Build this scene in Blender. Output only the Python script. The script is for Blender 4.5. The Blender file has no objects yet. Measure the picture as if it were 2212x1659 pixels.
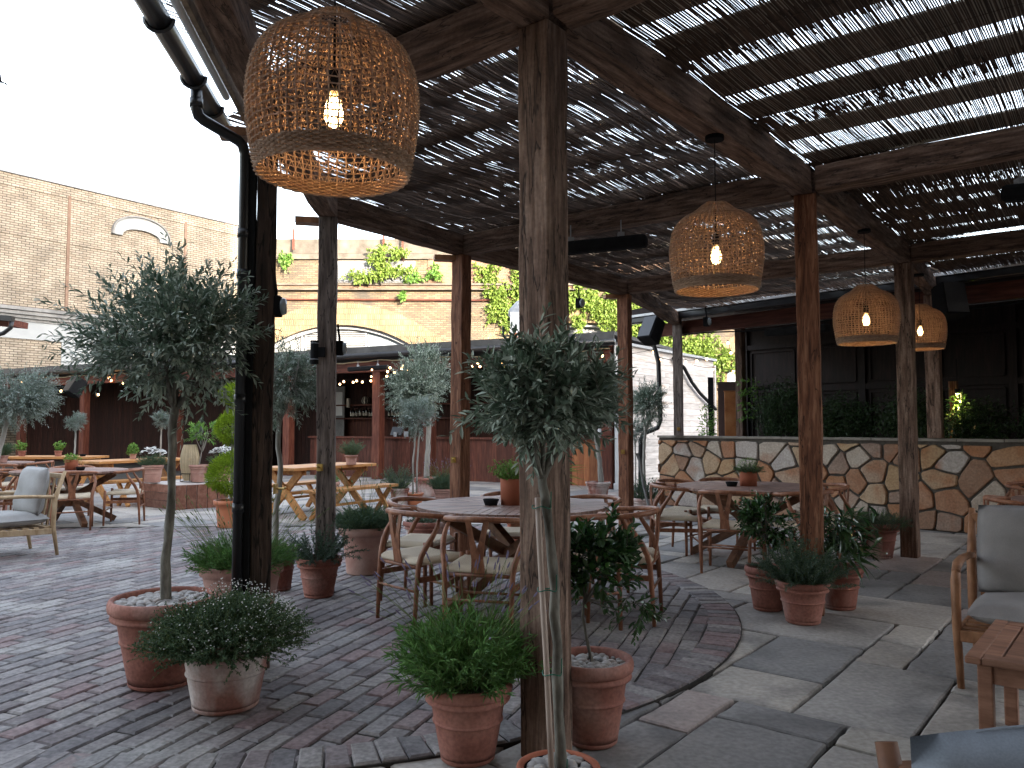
import bpy, math, random
import numpy as np
from mathutils import Vector, Matrix
R_ = math.radians
rng = np.random.default_rng(7)
random.seed(7)
S = bpy.context.scene
# ---------------------------------------------------------------- camera
CAMH = 1.35; FPX = 1700.0; PITCH = R_(3.05); CXP, CYP = 1106.0, 829.5
cam = bpy.data.cameras.new('camera'); camo = bpy.data.objects.new('camera', cam)
S.collection.objects.link(camo); S.camera = camo
cam.sensor_width = 36; cam.lens = 36*FPX/2212; cam.clip_start = .05; cam.clip_end = 500
camo.location = (0, 0, CAMH); camo.rotation_euler = (math.pi/2+PITCH, 0, 0)
# ---------------------------------------------------------------- light
SUN_EL = R_(13); SUN_DIR = Vector((.50, -.866, 0))      # horizontal direction towards the sun
w = bpy.data.worlds.new('World'); S.world = w; w.use_nodes = True
nt = w.node_tree; bg = nt.nodes['Background']
sky = nt.nodes.new('ShaderNodeTexSky'); sky.sky_type = 'NISHITA'; sky.sun_disc = False
sky.sun_elevation = SUN_EL; sky.sun_rotation = math.atan2(SUN_DIR.x, SUN_DIR.y)
sky.air_density = 1.0; sky.dust_density = 2.5; sky.ozone_density = 1.0
hs = nt.nodes.new('ShaderNodeHueSaturation'); hs.inputs['Saturation'].default_value = .5   # neutral white balance in the shade
nt.links.new(sky.outputs[0], hs.inputs['Color']); nt.links.new(hs.outputs[0], bg.inputs[0]); bg.inputs[1].default_value = 0.15
sun = bpy.data.lights.new('sun', 'SUN'); sun.energy = 2.0; sun.angle = R_(.5); sun.color = (1, .86, .68)
suno = bpy.data.objects.new('sun', sun); S.collection.objects.link(suno)
sd = Vector((SUN_DIR.x*math.cos(SUN_EL), SUN_DIR.y*math.cos(SUN_EL), math.sin(SUN_EL)))
suno.rotation_euler = sd.to_track_quat('Z', 'Y').to_euler()
S.view_settings.view_transform = 'Standard'; S.view_settings.look = 'None'
S.view_settings.exposure = 3.2; S.view_settings.gamma = 1
S.cycles.max_bounces = 7; S.cycles.diffuse_bounces = 4; S.cycles.transparent_max_bounces = 6
S.cycles.sample_clamp_indirect = 4

# ---------------------------------------------------------------- pixel -> world (survey of the photo, 2212 px wide)
def ray(px, py):
    a = (px-CXP)/FPX; b = -(py-CYP)/FPX
    return np.array([a, math.cos(PITCH)-b*math.sin(PITCH), math.sin(PITCH)+b*math.cos(PITCH)])
def G(px, py, z=0.0):
    r = ray(px, py); t = (z-CAMH)/r[2]
    return Vector((r[0]*t, r[1]*t, z))
def V(px, py, d):
    r = ray(px, py); t = d/r[1]
    return Vector((r[0]*t, d, CAMH+r[2]*t))
def PW(px, py, P0, dr):          # hit of a vertical plane through P0 along dr -> (s, z)
    r = ray(px, py)
    A = np.array([[dr[0], -r[0]], [dr[1], -r[1]]]); s, t = np.linalg.solve(A, [-P0[0], -P0[1]])
    return float(s), float(CAMH+r[2]*t)

# ---------------------------------------------------------------- mesh builder
class MB:
    def __init__(s): s.v = []; s.f = []; s.n = 0; s.t = []; s.m = []
    def add(s, v, f, tint=None, mi=0):
        v = np.asarray(v, float).reshape(-1, 3); f = np.asarray(f, int)
        if len(f) == 0: return s
        s.v.append(v); s.f.append(f+s.n); s.n += len(v)
        if tint is None: tint = rng.random()
        s.t.append(np.broadcast_to(np.asarray(tint, float), (len(f),)).copy())
        s.m.append(np.full(len(f), mi)); return s
    def box(s, c, sz, rz=0, tint=None, mi=0, M=None, taper=1.0):
        x, y, z = np.array(sz)/2
        v = np.array([[-x,-y,-z],[x,-y,-z],[x,y,-z],[-x,y,-z],[-x*taper,-y*taper,z],[x*taper,-y*taper,z],[x*taper,y*taper,z],[-x*taper,y*taper,z]])
        if M is not None: v = v@np.array(M).T
        if rz: 
            c_, s_ = math.cos(rz), math.sin(rz); v = v@np.array([[c_,s_,0],[-s_,c_,0],[0,0,1]])
        v = v+np.array(c)
        return s.add(v, [[0,3,2,1],[4,5,6,7],[0,1,5,4],[1,2,6,5],[2,3,7,6],[3,0,4,7]], tint, mi)
    def bar(s, p0, p1, w, h, up=(0,0,1), tint=None, mi=0, ext=0):
        p0 = np.array(p0, float); p1 = np.array(p1, float); d = p1-p0; L = np.linalg.norm(d); d = d/L
        side = np.cross(d, up); side = side/np.linalg.norm(side); u = np.cross(side, d)
        M = np.array([d, side, u]).T
        return s.box((p0+p1)/2, (L+2*ext, w, h), tint=tint, mi=mi, M=M)
    def tube(s, pts, r, n=6, caps=True, tint=None, mi=0, flat=1.0):
        P = np.array(pts, float); k = len(P)
        r = np.broadcast_to(np.asarray(r, float), (k,))
        T = np.gradient(P, axis=0); T /= (np.linalg.norm(T, axis=1)[:, None]+1e-9)
        ref = np.array([0, 0, 1.]) if abs(T[0][2]) < .9 else np.array([1., 0, 0])
        U = np.zeros_like(P); u = ref
        for i in range(k):
            u = u-T[i]*np.dot(u, T[i]); nn = np.linalg.norm(u)
            if nn < 1e-4: u = np.cross(T[i], [.3, .5, .8]); nn = np.linalg.norm(u)
            u = u/nn; U[i] = u
        W = np.cross(T, U)
        a = np.arange(n)*2*math.pi/n
        v = P[:, None]+r[:, None, None]*(np.cos(a)[None, :, None]*U[:, None]*flat+np.sin(a)[None, :, None]*W[:, None])
        i = np.arange(k-1)[:, None]*n; j = np.arange(n)[None]; j2 = (j+1) % n
        f = np.stack([i+j, i+j2, i+n+j2, i+n+j], -1).reshape(-1, 4)
        s.add(v.reshape(-1, 3), f, tint, mi)
        if caps:
            b = s.n-k*n; tt = s.t[-1][0]
            for ring in (list(range(n))[::-1], [(k-1)*n+q for q in range(n)]):
                s.f.append(np.array([ring])+b); s.t.append(np.array([tt])); s.m.append(np.array([mi]))
        return s
    def lathe(s, prof, c=(0,0,0), n=32, wob=0, tint=None, mi=0, closed=False):
        p = np.array(prof, float); a = np.arange(n)*2*math.pi/n
        rr = p[:, 0][:, None]*(1+wob*np.sin(2*a+1)[None])
        v = np.stack([rr*np.cos(a), rr*np.sin(a), np.repeat(p[:, 1][:, None], n, 1)], -1)+np.array(c)
        k = len(p); i = np.arange(k-1)[:, None]*n; j = np.arange(n)[None]; j2 = (j+1) % n
        f = np.stack([i+j, i+j2, i+n+j2, i+n+j], -1).reshape(-1, 4)
        return s.add(v.reshape(-1, 3), f, tint, mi)
    def prism(s, poly, z0, z1, tint=None, mi=0):
        n = len(poly); v = [(x, y, z0) for x, y in poly]+[(x, y, z1) for x, y in poly]
        s.add(v, [[i, (i+1) % n, n+(i+1) % n, n+i] for i in range(n)], tint, mi)
        b = s.n-2*n; tt = s.t[-1][0]
        for ring in (list(range(n))[::-1], [n+i for i in range(n)]):
            s.f.append(np.array([ring])+b); s.t.append(np.array([tt])); s.m.append(np.array([mi]))
        return s
    def xf(s, M):
        M = np.array(M)
        s.v = [v@M[:3, :3].T+M[:3, 3] for v in s.v]; return s
    def build(s, name, mats, parent=None, smooth=False, loc=None, rot=None, bevel=0, mw=None):
        me = bpy.data.meshes.new(name)
        v = np.concatenate(s.v) if s.v else np.zeros((0, 3))
        me.vertices.add(len(v)); me.vertices.foreach_set('co', v.ravel())
        tot = np.concatenate([np.full(len(f), f.shape[1]) for f in s.f])
        li = np.concatenate([f.ravel() for f in s.f])
        me.loops.add(len(li)); me.loops.foreach_set('vertex_index', li)
        me.polygons.add(len(tot)); st = np.r_[0, np.cumsum(tot)[:-1]]
        me.polygons.foreach_set('loop_start', st)
        me.polygons.foreach_set('material_index', np.concatenate(s.m))
        me.polygons.foreach_set('use_smooth', np.full(len(tot), smooth))
        me.update(calc_edges=True)
        at = me.attributes.new('tint', 'FLOAT', 'FACE'); at.data.foreach_set('value', np.concatenate(s.t))
        for m in (mats if isinstance(mats, (list, tuple)) else [mats]): me.materials.append(m)
        o = bpy.data.objects.new(name, me); S.collection.objects.link(o)
        if mw is not None: o.matrix_world = mw
        if loc is not None: o.location = loc
        if rot is not None: o.rotation_euler = rot
        if parent is not None: o.parent = parent
        if bevel:
            b = o.modifiers.new('b', 'BEVEL'); b.width = bevel; b.segments = 2; b.limit_method = 'ANGLE'; b.angle_limit = .6
        return o

def tag(o, label=None, cat=None, group=None, kind=None):
    if label: o['label'] = label
    if cat: o['category'] = cat
    if group: o['group'] = group
    if kind: o['kind'] = kind
    return o
def thing(name, label, cat, loc=(0,0,0), rz=0, group=None):
    o = bpy.data.objects.new(name, None); S.collection.objects.link(o)
    o.location = loc; o.rotation_euler = (0, 0, rz); o.empty_display_size = .1
    return tag(o, label, cat, group)
KIDS = {}
def kids(o):
    return [c for c in bpy.data.objects if c.parent == o]
def dup(root, loc, rz=0, label=None, group=None, scale=None, _p=None):
    c = root.copy(); S.collection.objects.link(c)
    if _p is None:
        c.location = loc; c.rotation_euler = (0, 0, rz)
        if scale: c.scale = (scale,)*3 if not isinstance(scale, tuple) else scale
        if label: c['label'] = label
        if group: c['group'] = group
    else: c.parent = _p
    for ch in kids(root): dup(ch, None, _p=c)
    return c

# ---------------------------------------------------------------- materials
def mat(name, cols, scale=5, stretch=(1,1,1), rough=.8, bump=.3, bdist=.01, detail=6, tintv=0.0, tcols=None,
        spec=.3, coord='Object', stain=None, dist=0.0, trans=0, back=None, fine=None, metal=0, crack=None, const=False):
    m = bpy.data.materials.new(name); m.use_nodes = True; t = m.node_tree; N = t.nodes; L = t.links
    p = N['Principled BSDF']; p.inputs['Roughness'].default_value = rough
    p.inputs['Specular IOR Level'].default_value = spec; p.inputs['Metallic'].default_value = metal
    tc = N.new('ShaderNodeTexCoord'); mp = N.new('ShaderNodeMapping'); mp.inputs['Scale'].default_value = stretch
    at = N.new('ShaderNodeAttribute'); at.attribute_name = 'tint'
    L.new(tc.outputs[coord], mp.inputs[0])
    ad = N.new('ShaderNodeVectorMath'); ad.operation = 'MULTIPLY_ADD'   # shift pattern per piece
    cb = N.new('ShaderNodeCombineXYZ')
    for i in range(3): L.new(at.outputs['Fac'], cb.inputs[i])
    L.new(cb.outputs[0], ad.inputs[0]); ad.inputs[1].default_value = (37, 53, 71); L.new(mp.outputs[0], ad.inputs[2])
    nz = N.new('ShaderNodeTexNoise'); nz.inputs['Scale'].default_value = scale; nz.inputs['Detail'].default_value = detail
    nz.inputs['Roughness'].default_value = .6; nz.inputs['Distortion'].default_value = dist
    L.new(ad.outputs[0], nz.inputs[0])
    cr = N.new('ShaderNodeValToRGB'); L.new(nz.outputs[0], cr.inputs[0]); e = cr.color_ramp.elements
    k = len(cols)
    for i, c in enumerate(cols):
        pos = .3+.4*i/max(1, k-1)
        if i < 2: el = e[i] if i == 0 or k > 1 else e[0]; el.position = pos
        else: el = e.new(pos)
        el.color = (*c, 1)
    if k == 1: e[1].color = (*cols[0], 1)
    col = cr.outputs[0]
    def mix(a, b, fac, mode='MIX'):
        x = N.new('ShaderNodeMix'); x.data_type = 'RGBA'; x.blend_type = mode
        for s_, q in ((6, a), (7, b)):
            if isinstance(q, tuple): x.inputs[s_].default_value = (*q, 1)
            else: L.new(q, x.inputs[s_])
        if isinstance(fac, float): x.inputs[0].default_value = fac
        else: L.new(fac, x.inputs[0])
        return x.outputs[2]
    if tcols:                                            # piece colour from its tint
        c2 = N.new('ShaderNodeValToRGB'); L.new(at.outputs['Fac'], c2.inputs[0]); e2 = c2.color_ramp.elements
        c2.color_ramp.interpolation = 'CONSTANT' if const else 'LINEAR'
        for i, c in enumerate(tcols):
            pos = i/len(tcols) if const else i/max(1, len(tcols)-1)
            if i == 0: e2[0].position = 0; e2[0].color = (*c, 1)
            elif i == 1: e2[1].position = pos; e2[1].color = (*c, 1)
            else: e2.new(pos).color = (*c, 1)
        col = mix(col, c2.outputs[0], tintv or .6)
    elif tintv:
        mr = N.new('ShaderNodeMapRange'); mr.inputs[3].default_value = 1-tintv; mr.inputs[4].default_value = 1+tintv
        L.new(at.outputs['Fac'], mr.inputs[0]); cc = N.new('ShaderNodeCombineColor')
        for i in range(3): L.new(mr.outputs[0], cc.inputs[i])
        col = mix(col, cc.outputs[0], 1.0, 'MULTIPLY')
    if stain:                                            # (colour, scale, lo, hi)
        n2 = N.new('ShaderNodeTexNoise'); n2.inputs['Scale'].default_value = stain[1]; n2.inputs['Detail'].default_value = 5
        L.new(ad.outputs[0] if len(stain) < 5 else tc.outputs[coord], n2.inputs[0])
        mr = N.new('ShaderNodeMapRange'); mr.inputs[1].default_value = stain[2]; mr.inputs[2].default_value = stain[3]
        L.new(n2.outputs[0], mr.inputs[0]); col = mix(col, stain[0], mr.outputs[0])
    if fine:                                             # fine speckle (scale, amount)
        n3 = N.new('ShaderNodeTexNoise'); n3.inputs['Scale'].default_value = fine[0]; n3.inputs['Detail'].default_value = 3
        L.new(tc.outputs[coord], n3.inputs[0]); mr = N.new('ShaderNodeMapRange')
        mr.inputs[1].default_value = .3; mr.inputs[2].default_value = .7
        mr.inputs[3].default_value = 1-fine[1]; mr.inputs[4].default_value = 1+fine[1]; L.new(n3.outputs[0], mr.inputs[0])
        cc = N.new('ShaderNodeCombineColor')
        for i in range(3): L.new(mr.outputs[0], cc.inputs[i])
        col = mix(col, cc.outputs[0], 1.0, 'MULTIPLY')
    if back:
        ge = N.new('ShaderNodeNewGeometry'); col = mix(col, back, ge.outputs['Backfacing'])
    hgt = nz.outputs[0]
    if crack:                                            # (scale, half width, darkness): thin wandering fissures
        n4 = N.new('ShaderNodeTexNoise'); n4.inputs['Scale'].default_value = crack[0]; n4.inputs['Detail'].default_value = 4; n4.inputs['Distortion'].default_value = .4
        L.new(ad.outputs[0], n4.inputs[0]); s1 = N.new('ShaderNodeMath'); s1.operation = 'SUBTRACT'; s1.inputs[1].default_value = .5; L.new(n4.outputs[0], s1.inputs[0])
        s2 = N.new('ShaderNodeMath'); s2.operation = 'ABSOLUTE'; L.new(s1.outputs[0], s2.inputs[0])
        m4 = N.new('ShaderNodeMapRange'); m4.inputs[1].default_value = crack[1]*.4; m4.inputs[2].default_value = crack[1]; m4.inputs[3].default_value = crack[2]; m4.inputs[4].default_value = 1
        L.new(s2.outputs[0], m4.inputs[0]); cc = N.new('ShaderNodeCombineColor')
        for i in range(3): L.new(m4.outputs[0], cc.inputs[i])
        col = mix(col, cc.outputs[0], 1.0, 'MULTIPLY')
        mm = N.new('ShaderNodeMath'); mm.operation = 'MULTIPLY'; L.new(nz.outputs[0], mm.inputs[0]); L.new(m4.outputs[0], mm.inputs[1]); hgt = mm.outputs[0]
    L.new(col, p.inputs['Base Color'])
    if bump:
        b = N.new('ShaderNodeBump'); b.inputs['Strength'].default_value = bump; b.inputs['Distance'].default_value = bdist
        L.new(hgt, b.inputs['Height']); L.new(b.outputs[0], p.inputs['Normal'])
    if trans:
        tr = N.new('ShaderNodeBsdfTranslucent'); L.new(col, tr.inputs[0]); mx = N.new('ShaderNodeMixShader')
        mx.inputs[0].default_value = trans; L.new(p.outputs[0], mx.inputs[1]); L.new(tr.outputs[0], mx.inputs[2])
        L.new(mx.outputs[0], N['Material Output'].inputs[0])
    m['c'] = 1
    return m
def emit(name, col, st, base=(.8,.8,.8)):
    m = bpy.data.materials.new(name); m.use_nodes = True; p = m.node_tree.nodes['Principled BSDF']
    p.inputs['Base Color'].default_value = (*base, 1); p.inputs['Emission Color'].default_value = (*col, 1)
    p.inputs['Emission Strength'].default_value = st; return m

AG = (1.5, 14, 14)       # grain along local x
AGZ = (14, 14, 1.5)      # grain along local z
W_OLD = mat('weathered_oak', [(.045,.026,.018),(.15,.09,.062),(.29,.195,.145)], 2.2, AG, .85, .8, .015, 10, .2, crack=(1.1,.011,.4), stain=((.028,.02,.015), 1.3, .58, .8), fine=(60, .15))
W_OLDZ = mat('weathered_post_oak', [(.05,.028,.02),(.16,.098,.071),(.32,.22,.17)], 2.2, AGZ, .85, .9, .015, 10, .18, crack=(1.1,.012,.3), stain=((.035,.024,.017), 1.5, .58, .8), fine=(60, .15))
W_ORZ = mat('orange_post_oak', [(.06,.021,.011),(.185,.075,.04),(.34,.165,.095)], 3.0, AGZ, .8, .7, .012, 10, .12, dist=.6, crack=(1.2,.010,.4))
W_GREYZ = mat('grey_post_oak', [(.06,.045,.04),(.165,.13,.115),(.30,.245,.22)], 2.2, AGZ, .88, .8, .012, 10, .12, crack=(1.2,.011,.3))
W_DKZ = mat('dark_post_oak', [(.018,.011,.008),(.05,.031,.023),(.11,.07,.052)], 2.2, AGZ, .85, .8, .012, 10, .12, crack=(1.2,.02,.2))
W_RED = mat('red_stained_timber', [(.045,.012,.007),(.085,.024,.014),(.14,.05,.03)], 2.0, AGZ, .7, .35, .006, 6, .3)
W_REDX = mat('red_stained_beam', [(.06,.016,.01),(.11,.032,.02),(.17,.06,.04)], 2.0, AG, .7, .35, .006, 6, .3)
W_CNT = mat('lit_counter_boards', [(.17,.05,.018),(.28,.095,.035),(.36,.15,.06)], 2.0, AGZ, .5, .2, .004, 6, .25)
W_TEAK = mat('teak_chair', [(.12,.042,.02),(.225,.088,.044),(.32,.145,.08)], 3.0, (8,8,3), .5, .15, .003, 5, .18, spec=.4)
W_TEAKL = mat('pale_teak_chair', [(.30,.20,.11),(.42,.30,.18),(.50,.38,.25)], 3.0, (8,8,3), .6, .15, .003, 5, .12)
W_TOP = mat('round_table_boards', [(.11,.055,.042),(.20,.115,.092),(.30,.20,.165)], 2.2, (1.5,10,10), .55, .2, .003, 5, .25, spec=.4)
W_TLEG = mat('table_leg_wood', [(.08,.035,.02),(.15,.068,.036),(.21,.10,.055)], 2.5, (6,6,6), .6, .2, .004, 5, .2)
W_PINE = mat('orange_pine', [(.30,.125,.035),(.42,.19,.06),(.52,.27,.10)], 2.0, (1.5,9,9), .5, .15, .003, 6, .15, dist=.5)
W_SLAT = mat('side_table_wood', [(.12,.052,.03),(.20,.095,.058),(.28,.145,.095)], 2.4, (10,2,10), .5, .2, .003, 6, .2)
W_LOUNGE = mat('lounge_chair_wood', [(.15,.065,.03),(.25,.115,.056),(.33,.165,.088)], 2.6, (6,6,3), .5, .12, .003, 5, .1)
W_CLAD = mat('silver_cladding', [(.36,.33,.31),(.5,.46,.44),(.62,.58,.56)], 2.0, (1.2,8,10), .8, .2, .003, 6, .14, stain=((.5,.33,.22), .8, .6, .8))
W_PLANT = mat('planter_sleepers', [(.09,.035,.022),(.17,.07,.045),(.23,.12,.085)], 3, (5,5,5), .75, .3, .005, 6, .3)
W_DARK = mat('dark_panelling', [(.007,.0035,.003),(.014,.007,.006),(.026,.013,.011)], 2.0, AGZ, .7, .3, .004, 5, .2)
W_JOIST = mat('roof_boards', [(.18,.13,.09),(.30,.23,.16),(.38,.30,.22)], 2.0, (1.5,9,9), .8, .3, .004, 5, .2)
ROOFS = mat('weathered_roof_sheet', [(.33,.29,.24),(.40,.355,.30)], 2.0, (1.5,9,9), .8, .1, .004, 5, .2, trans=.28)
REED = mat('split_reed', [(.035,.022,.016),(.075,.048,.035),(.13,.085,.06)], 6, (1,1,1), .75, 0, tintv=.45)
CORD = mat('seagrass_cord', [(.26,.165,.11),(.39,.26,.18),(.50,.36,.27)], 30, (1,1,1), .85, .4, .003, 4, .2, trans=.12)
TERRA = mat('terracotta', [(.19,.070,.050),(.29,.118,.088),(.38,.18,.14)], 3.2, (1,1,1), .85, .25, .003, 7, .1, stain=((.46,.32,.28), 2.0, .55, .8), fine=(60,.2))
TERRA_P = mat('pale_terracotta', [(.28,.145,.115),(.38,.215,.175),(.46,.29,.245)], 3.2, (1,1,1), .88, .2, .003, 7, .08, stain=((.5,.38,.33), 3, .55, .8), fine=(90,.08))
TERRA_D = mat('aged_terracotta', [(.14,.05,.038),(.25,.10,.075),(.35,.17,.135)], 2.6, (1.6,1.6,.7), .88, .3, .003, 8, .1, stain=((.52,.45,.42), 2.0, .47, .62), fine=(70,.15))
TERRA_O = mat('orange_plastic_pot', [(.50,.17,.08),(.56,.21,.11)], 4, rough=.5, bump=.05)
TERRA_T = mat('table_pot_terracotta', [(.26,.075,.04),(.34,.11,.06)], 4, rough=.8, bump=.15)
SOIL = mat('soil', [(.012,.009,.007),(.03,.022,.016)], 25, rough=1, bump=1, bdist=.02)
PEB = mat('pebbles', [(.20,.18,.17),(.32,.30,.28)], 12, rough=.6, bump=.15, tintv=.6, tcols=[(.16,.15,.15),(.33,.31,.29),(.42,.38,.35),(.24,.235,.235),(.36,.29,.25)])
OLIVE = mat('olive_leaf', [(.035,.055,.042),(.055,.08,.062)], 8, rough=.45, bump=0, tintv=.65, tcols=[(.05,.10,.055),(.12,.19,.12),(.25,.32,.24),(.16,.23,.165)], back=(.34,.40,.33), trans=.12, spec=.5)
OLIVE_L = mat('silver_olive_leaf', [(.11,.15,.12),(.16,.20,.17)], 8, rough=.5, bump=0, tintv=.6, tcols=[(.09,.14,.10),(.17,.235,.18),(.27,.34,.28)], back=(.22,.27,.25), trans=.15, spec=.4)
ROSE = mat('rosemary_leaf', [(.02,.045,.025),(.04,.075,.045)], 8, rough=.5, bump=0, tintv=.6, tcols=[(.02,.05,.028),(.065,.12,.07),(.15,.21,.14)], back=(.1,.14,.11), trans=.1)
LAV = mat('lavender_leaf', [(.05,.11,.035),(.08,.16,.05)], 8, rough=.55, bump=0, tintv=.6, tcols=[(.05,.13,.03),(.12,.27,.06),(.22,.40,.11),(.15,.28,.14)], trans=.2)
LAVG = mat('grey_lavender_leaf', [(.05,.1,.05),(.09,.14,.09)], 8, rough=.55, bump=0, tintv=.6, tcols=[(.04,.09,.045),(.075,.13,.08),(.12,.17,.12)], trans=.2)
THY = mat('thyme_leaf', [(.025,.05,.025),(.05,.09,.045)], 8, rough=.55, bump=0, tintv=.6, tcols=[(.02,.05,.024),(.06,.12,.055),(.13,.20,.095),(.22,.27,.18)], trans=.12)
CIT = mat('glossy_leaf', [(.015,.05,.018),(.03,.085,.025)], 8, rough=.22, bump=0, tintv=.6, tcols=[(.01,.035,.016),(.022,.06,.022),(.035,.09,.03),(.07,.19,.03)], back=(.05,.1,.035), trans=.12, spec=.6)
LIME = mat('lime_cypress_leaf', [(.2,.3,.02),(.3,.42,.03)], 8, rough=.6, bump=0, tintv=.7, tcols=[(.09,.17,.015),(.22,.34,.02),(.36,.46,.04)], trans=.25)
HERB = mat('herb_leaf', [(.1,.22,.04),(.18,.33,.07)], 8, rough=.5, bump=0, tintv=.6, tcols=[(.06,.15,.03),(.14,.29,.05),(.26,.4,.1)], trans=.25)
IVY = mat('ivy_leaf', [(.14,.24,.03),(.25,.36,.05)], 8, rough=.5, bump=0, tintv=.6, tcols=[(.07,.12,.025),(.15,.22,.045),(.25,.31,.09)], trans=.25)
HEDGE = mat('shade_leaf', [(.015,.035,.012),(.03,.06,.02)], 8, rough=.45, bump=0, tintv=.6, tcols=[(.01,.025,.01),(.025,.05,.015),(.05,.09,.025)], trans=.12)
FLOW = mat('white_petal', [(.6,.6,.58),(.75,.74,.72)], 8, rough=.7, bump=0, trans=.3)
FLOWP = mat('lavender_bud', [(.12,.1,.17),(.2,.17,.25)], 8, rough=.8, bump=0)
STEM = mat('green_stem', [(.09,.13,.04),(.14,.18,.06)], 8, rough=.7, bump=0)
BARK = mat('olive_bark', [(.055,.05,.04),(.13,.12,.10),(.25,.235,.20)], 9, (3,3,.9), .9, .8, .004, 6)
BARKP = mat('pale_olive_bark', [(.2,.19,.17),(.33,.31,.28)], 9, (3,3,.7), .9, .4, .004, 6)
BAMB = mat('bamboo_stake', [(.28,.21,.17),(.42,.33,.28)], 6, (6,6,1), .6, .1)
TIE = mat('green_tie', [(.01,.09,.055),(.015,.12,.075)], 8, rough=.5, bump=0)
BLACK = mat('black_metal', [(.010,.010,.012),(.018,.018,.02)], 8, rough=.35, bump=.03, spec=.5)
BLKM = mat('black_matte', [(.007,.007,.008),(.014,.014,.015)], 12, rough=.9, bump=.1, spec=.12)
GREYM = mat('grey_metal', [(.25,.26,.28),(.33,.34,.36)], 5, rough=.5, bump=.05, spec=.5)
WHITE = mat('white_paint', [(.62,.62,.62),(.72,.72,.72)], 5, rough=.6, bump=.05)
BRASS = mat('brass', [(.55,.38,.12),(.7,.5,.2)], 5, rough=.3, bump=.05, metal=1)
CUSH = mat('grey_fabric', [(.20,.185,.18),(.26,.24,.23)], 6, rough=.95, bump=.15, bdist=.004, fine=(300,.1))
CUSHL = mat('light_grey_fabric', [(.28,.275,.27),(.35,.345,.34)], 6, rough=.95, bump=.15, bdist=.004, fine=(300,.1))
CUSHB = mat('blue_grey_fabric', [(.13,.145,.165),(.19,.205,.23)], 6, rough=.95, bump=.15, bdist=.004, fine=(300,.1))
STONEW = mat('sandstone_slab', [(.18,.165,.155),(.30,.275,.255),(.42,.385,.35)], 1.7, (1,1,1), .65, .8, .02, 9, .62, dist=1.6,
   tcols=[(.145,.145,.15),(.30,.28,.26),(.40,.36,.315),(.18,.175,.18),(.31,.235,.215),(.44,.40,.35),(.16,.162,.168),(.34,.30,.26)], stain=((.10,.095,.095), 2.2, .50, .8), spec=.4, fine=(35,.2), const=True)
BRICKP = mat('clay_paver', [(.085,.07,.07),(.17,.148,.148),(.28,.25,.245)], 9, (1,1,1), .8, .5, .006, 8, .55,
   tcols=[(.09,.072,.075),(.18,.162,.165),(.19,.11,.11),(.12,.112,.12),(.27,.25,.235),(.10,.098,.105),(.18,.14,.14),(.22,.205,.20)], spec=.35, stain=((.34,.33,.31), 1.1, .52, .8, 1), fine=(45,.28), const=True)
JOINT = mat('joint_sand', [(.022,.02,.018),(.045,.04,.035)], 20, rough=1, bump=.5)
CRAZY = mat('wall_flagstone', [(.22,.12,.065),(.36,.24,.15),(.50,.38,.27)], 2.8, (1,1,1), .8, .5, .012, 8, .72, dist=1.4,
   tcols=[(.36,.33,.31),(.27,.115,.06),(.36,.23,.12),(.37,.32,.27),(.20,.10,.065),(.36,.25,.155),(.30,.12,.05),(.21,.145,.12),(.37,.345,.325),(.32,.155,.07),(.30,.20,.14)], stain=((.27,.10,.04), 2.3, .52, .74), fine=(40,.22), const=True)
VCONC = mat('old_viaduct_stone', [(.07,.06,.05),(.12,.105,.088),(.17,.15,.125)], 1.5, rough=.9, bump=.3)
COPE = mat('mortared_coping', [(.14,.12,.10),(.22,.19,.16),(.28,.25,.21)], 6, rough=.9, bump=.4)
MORT = mat('wall_mortar', [(.05,.043,.036),(.095,.08,.067)], 20, rough=1, bump=.6)
CONC = mat('pale_concrete', [(.15,.148,.145),(.22,.215,.21),(.28,.275,.27)], 2, rough=.9, bump=.2, fine=(20,.1))
WREND = mat('white_render', [(.30,.31,.315),(.37,.38,.385)], 1.2, rough=.9, bump=.1)
BULB = emit('lit_bulb_glass', (1, .48, .12), .45)
_t = BULB.node_tree; _tr = _t.nodes.new('ShaderNodeBsdfTransparent'); _mx = _t.nodes.new('ShaderNodeMixShader'); _mx.inputs[0].default_value = .35
_t.links.new(_tr.outputs[0], _mx.inputs[1]); _t.links.new(_t.nodes['Principled BSDF'].outputs[0], _mx.inputs[2]); _t.links.new(_mx.outputs[0], _t.nodes['Material Output'].inputs[0])
FIL = emit('lit_filament', (1, .66, .28), 12)
SBULB = emit('lit_festoon_bulb', (1, .52, .2), 2.2)
GLASS = mat('dark_bottle', [(.006,.010,.006),(.012,.018,.01)], 5, rough=.1, bump=0, spec=.8)
LABELM = mat('bottle_label', [(.45,.4,.33),(.55,.5,.42)], 5, rough=.8, bump=0)
CORTEN = mat('corten_steel', [(.20,.065,.02),(.34,.13,.045),(.42,.19,.08)], 3.5, rough=.8, bump=.2)
CORTEND = mat('dark_corten', [(.05,.03,.027),(.08,.05,.045)], 3.5, rough=.8, bump=.2)
WICK = mat('lantern_rattan', [(.42,.34,.22),(.55,.46,.32)], 12, rough=.8, bump=.2, tintv=.2, trans=.1)
WIN = mat('window_glass', [(.22,.26,.29),(.34,.38,.41)], .5, rough=.15, bump=0, spec=.7)

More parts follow.
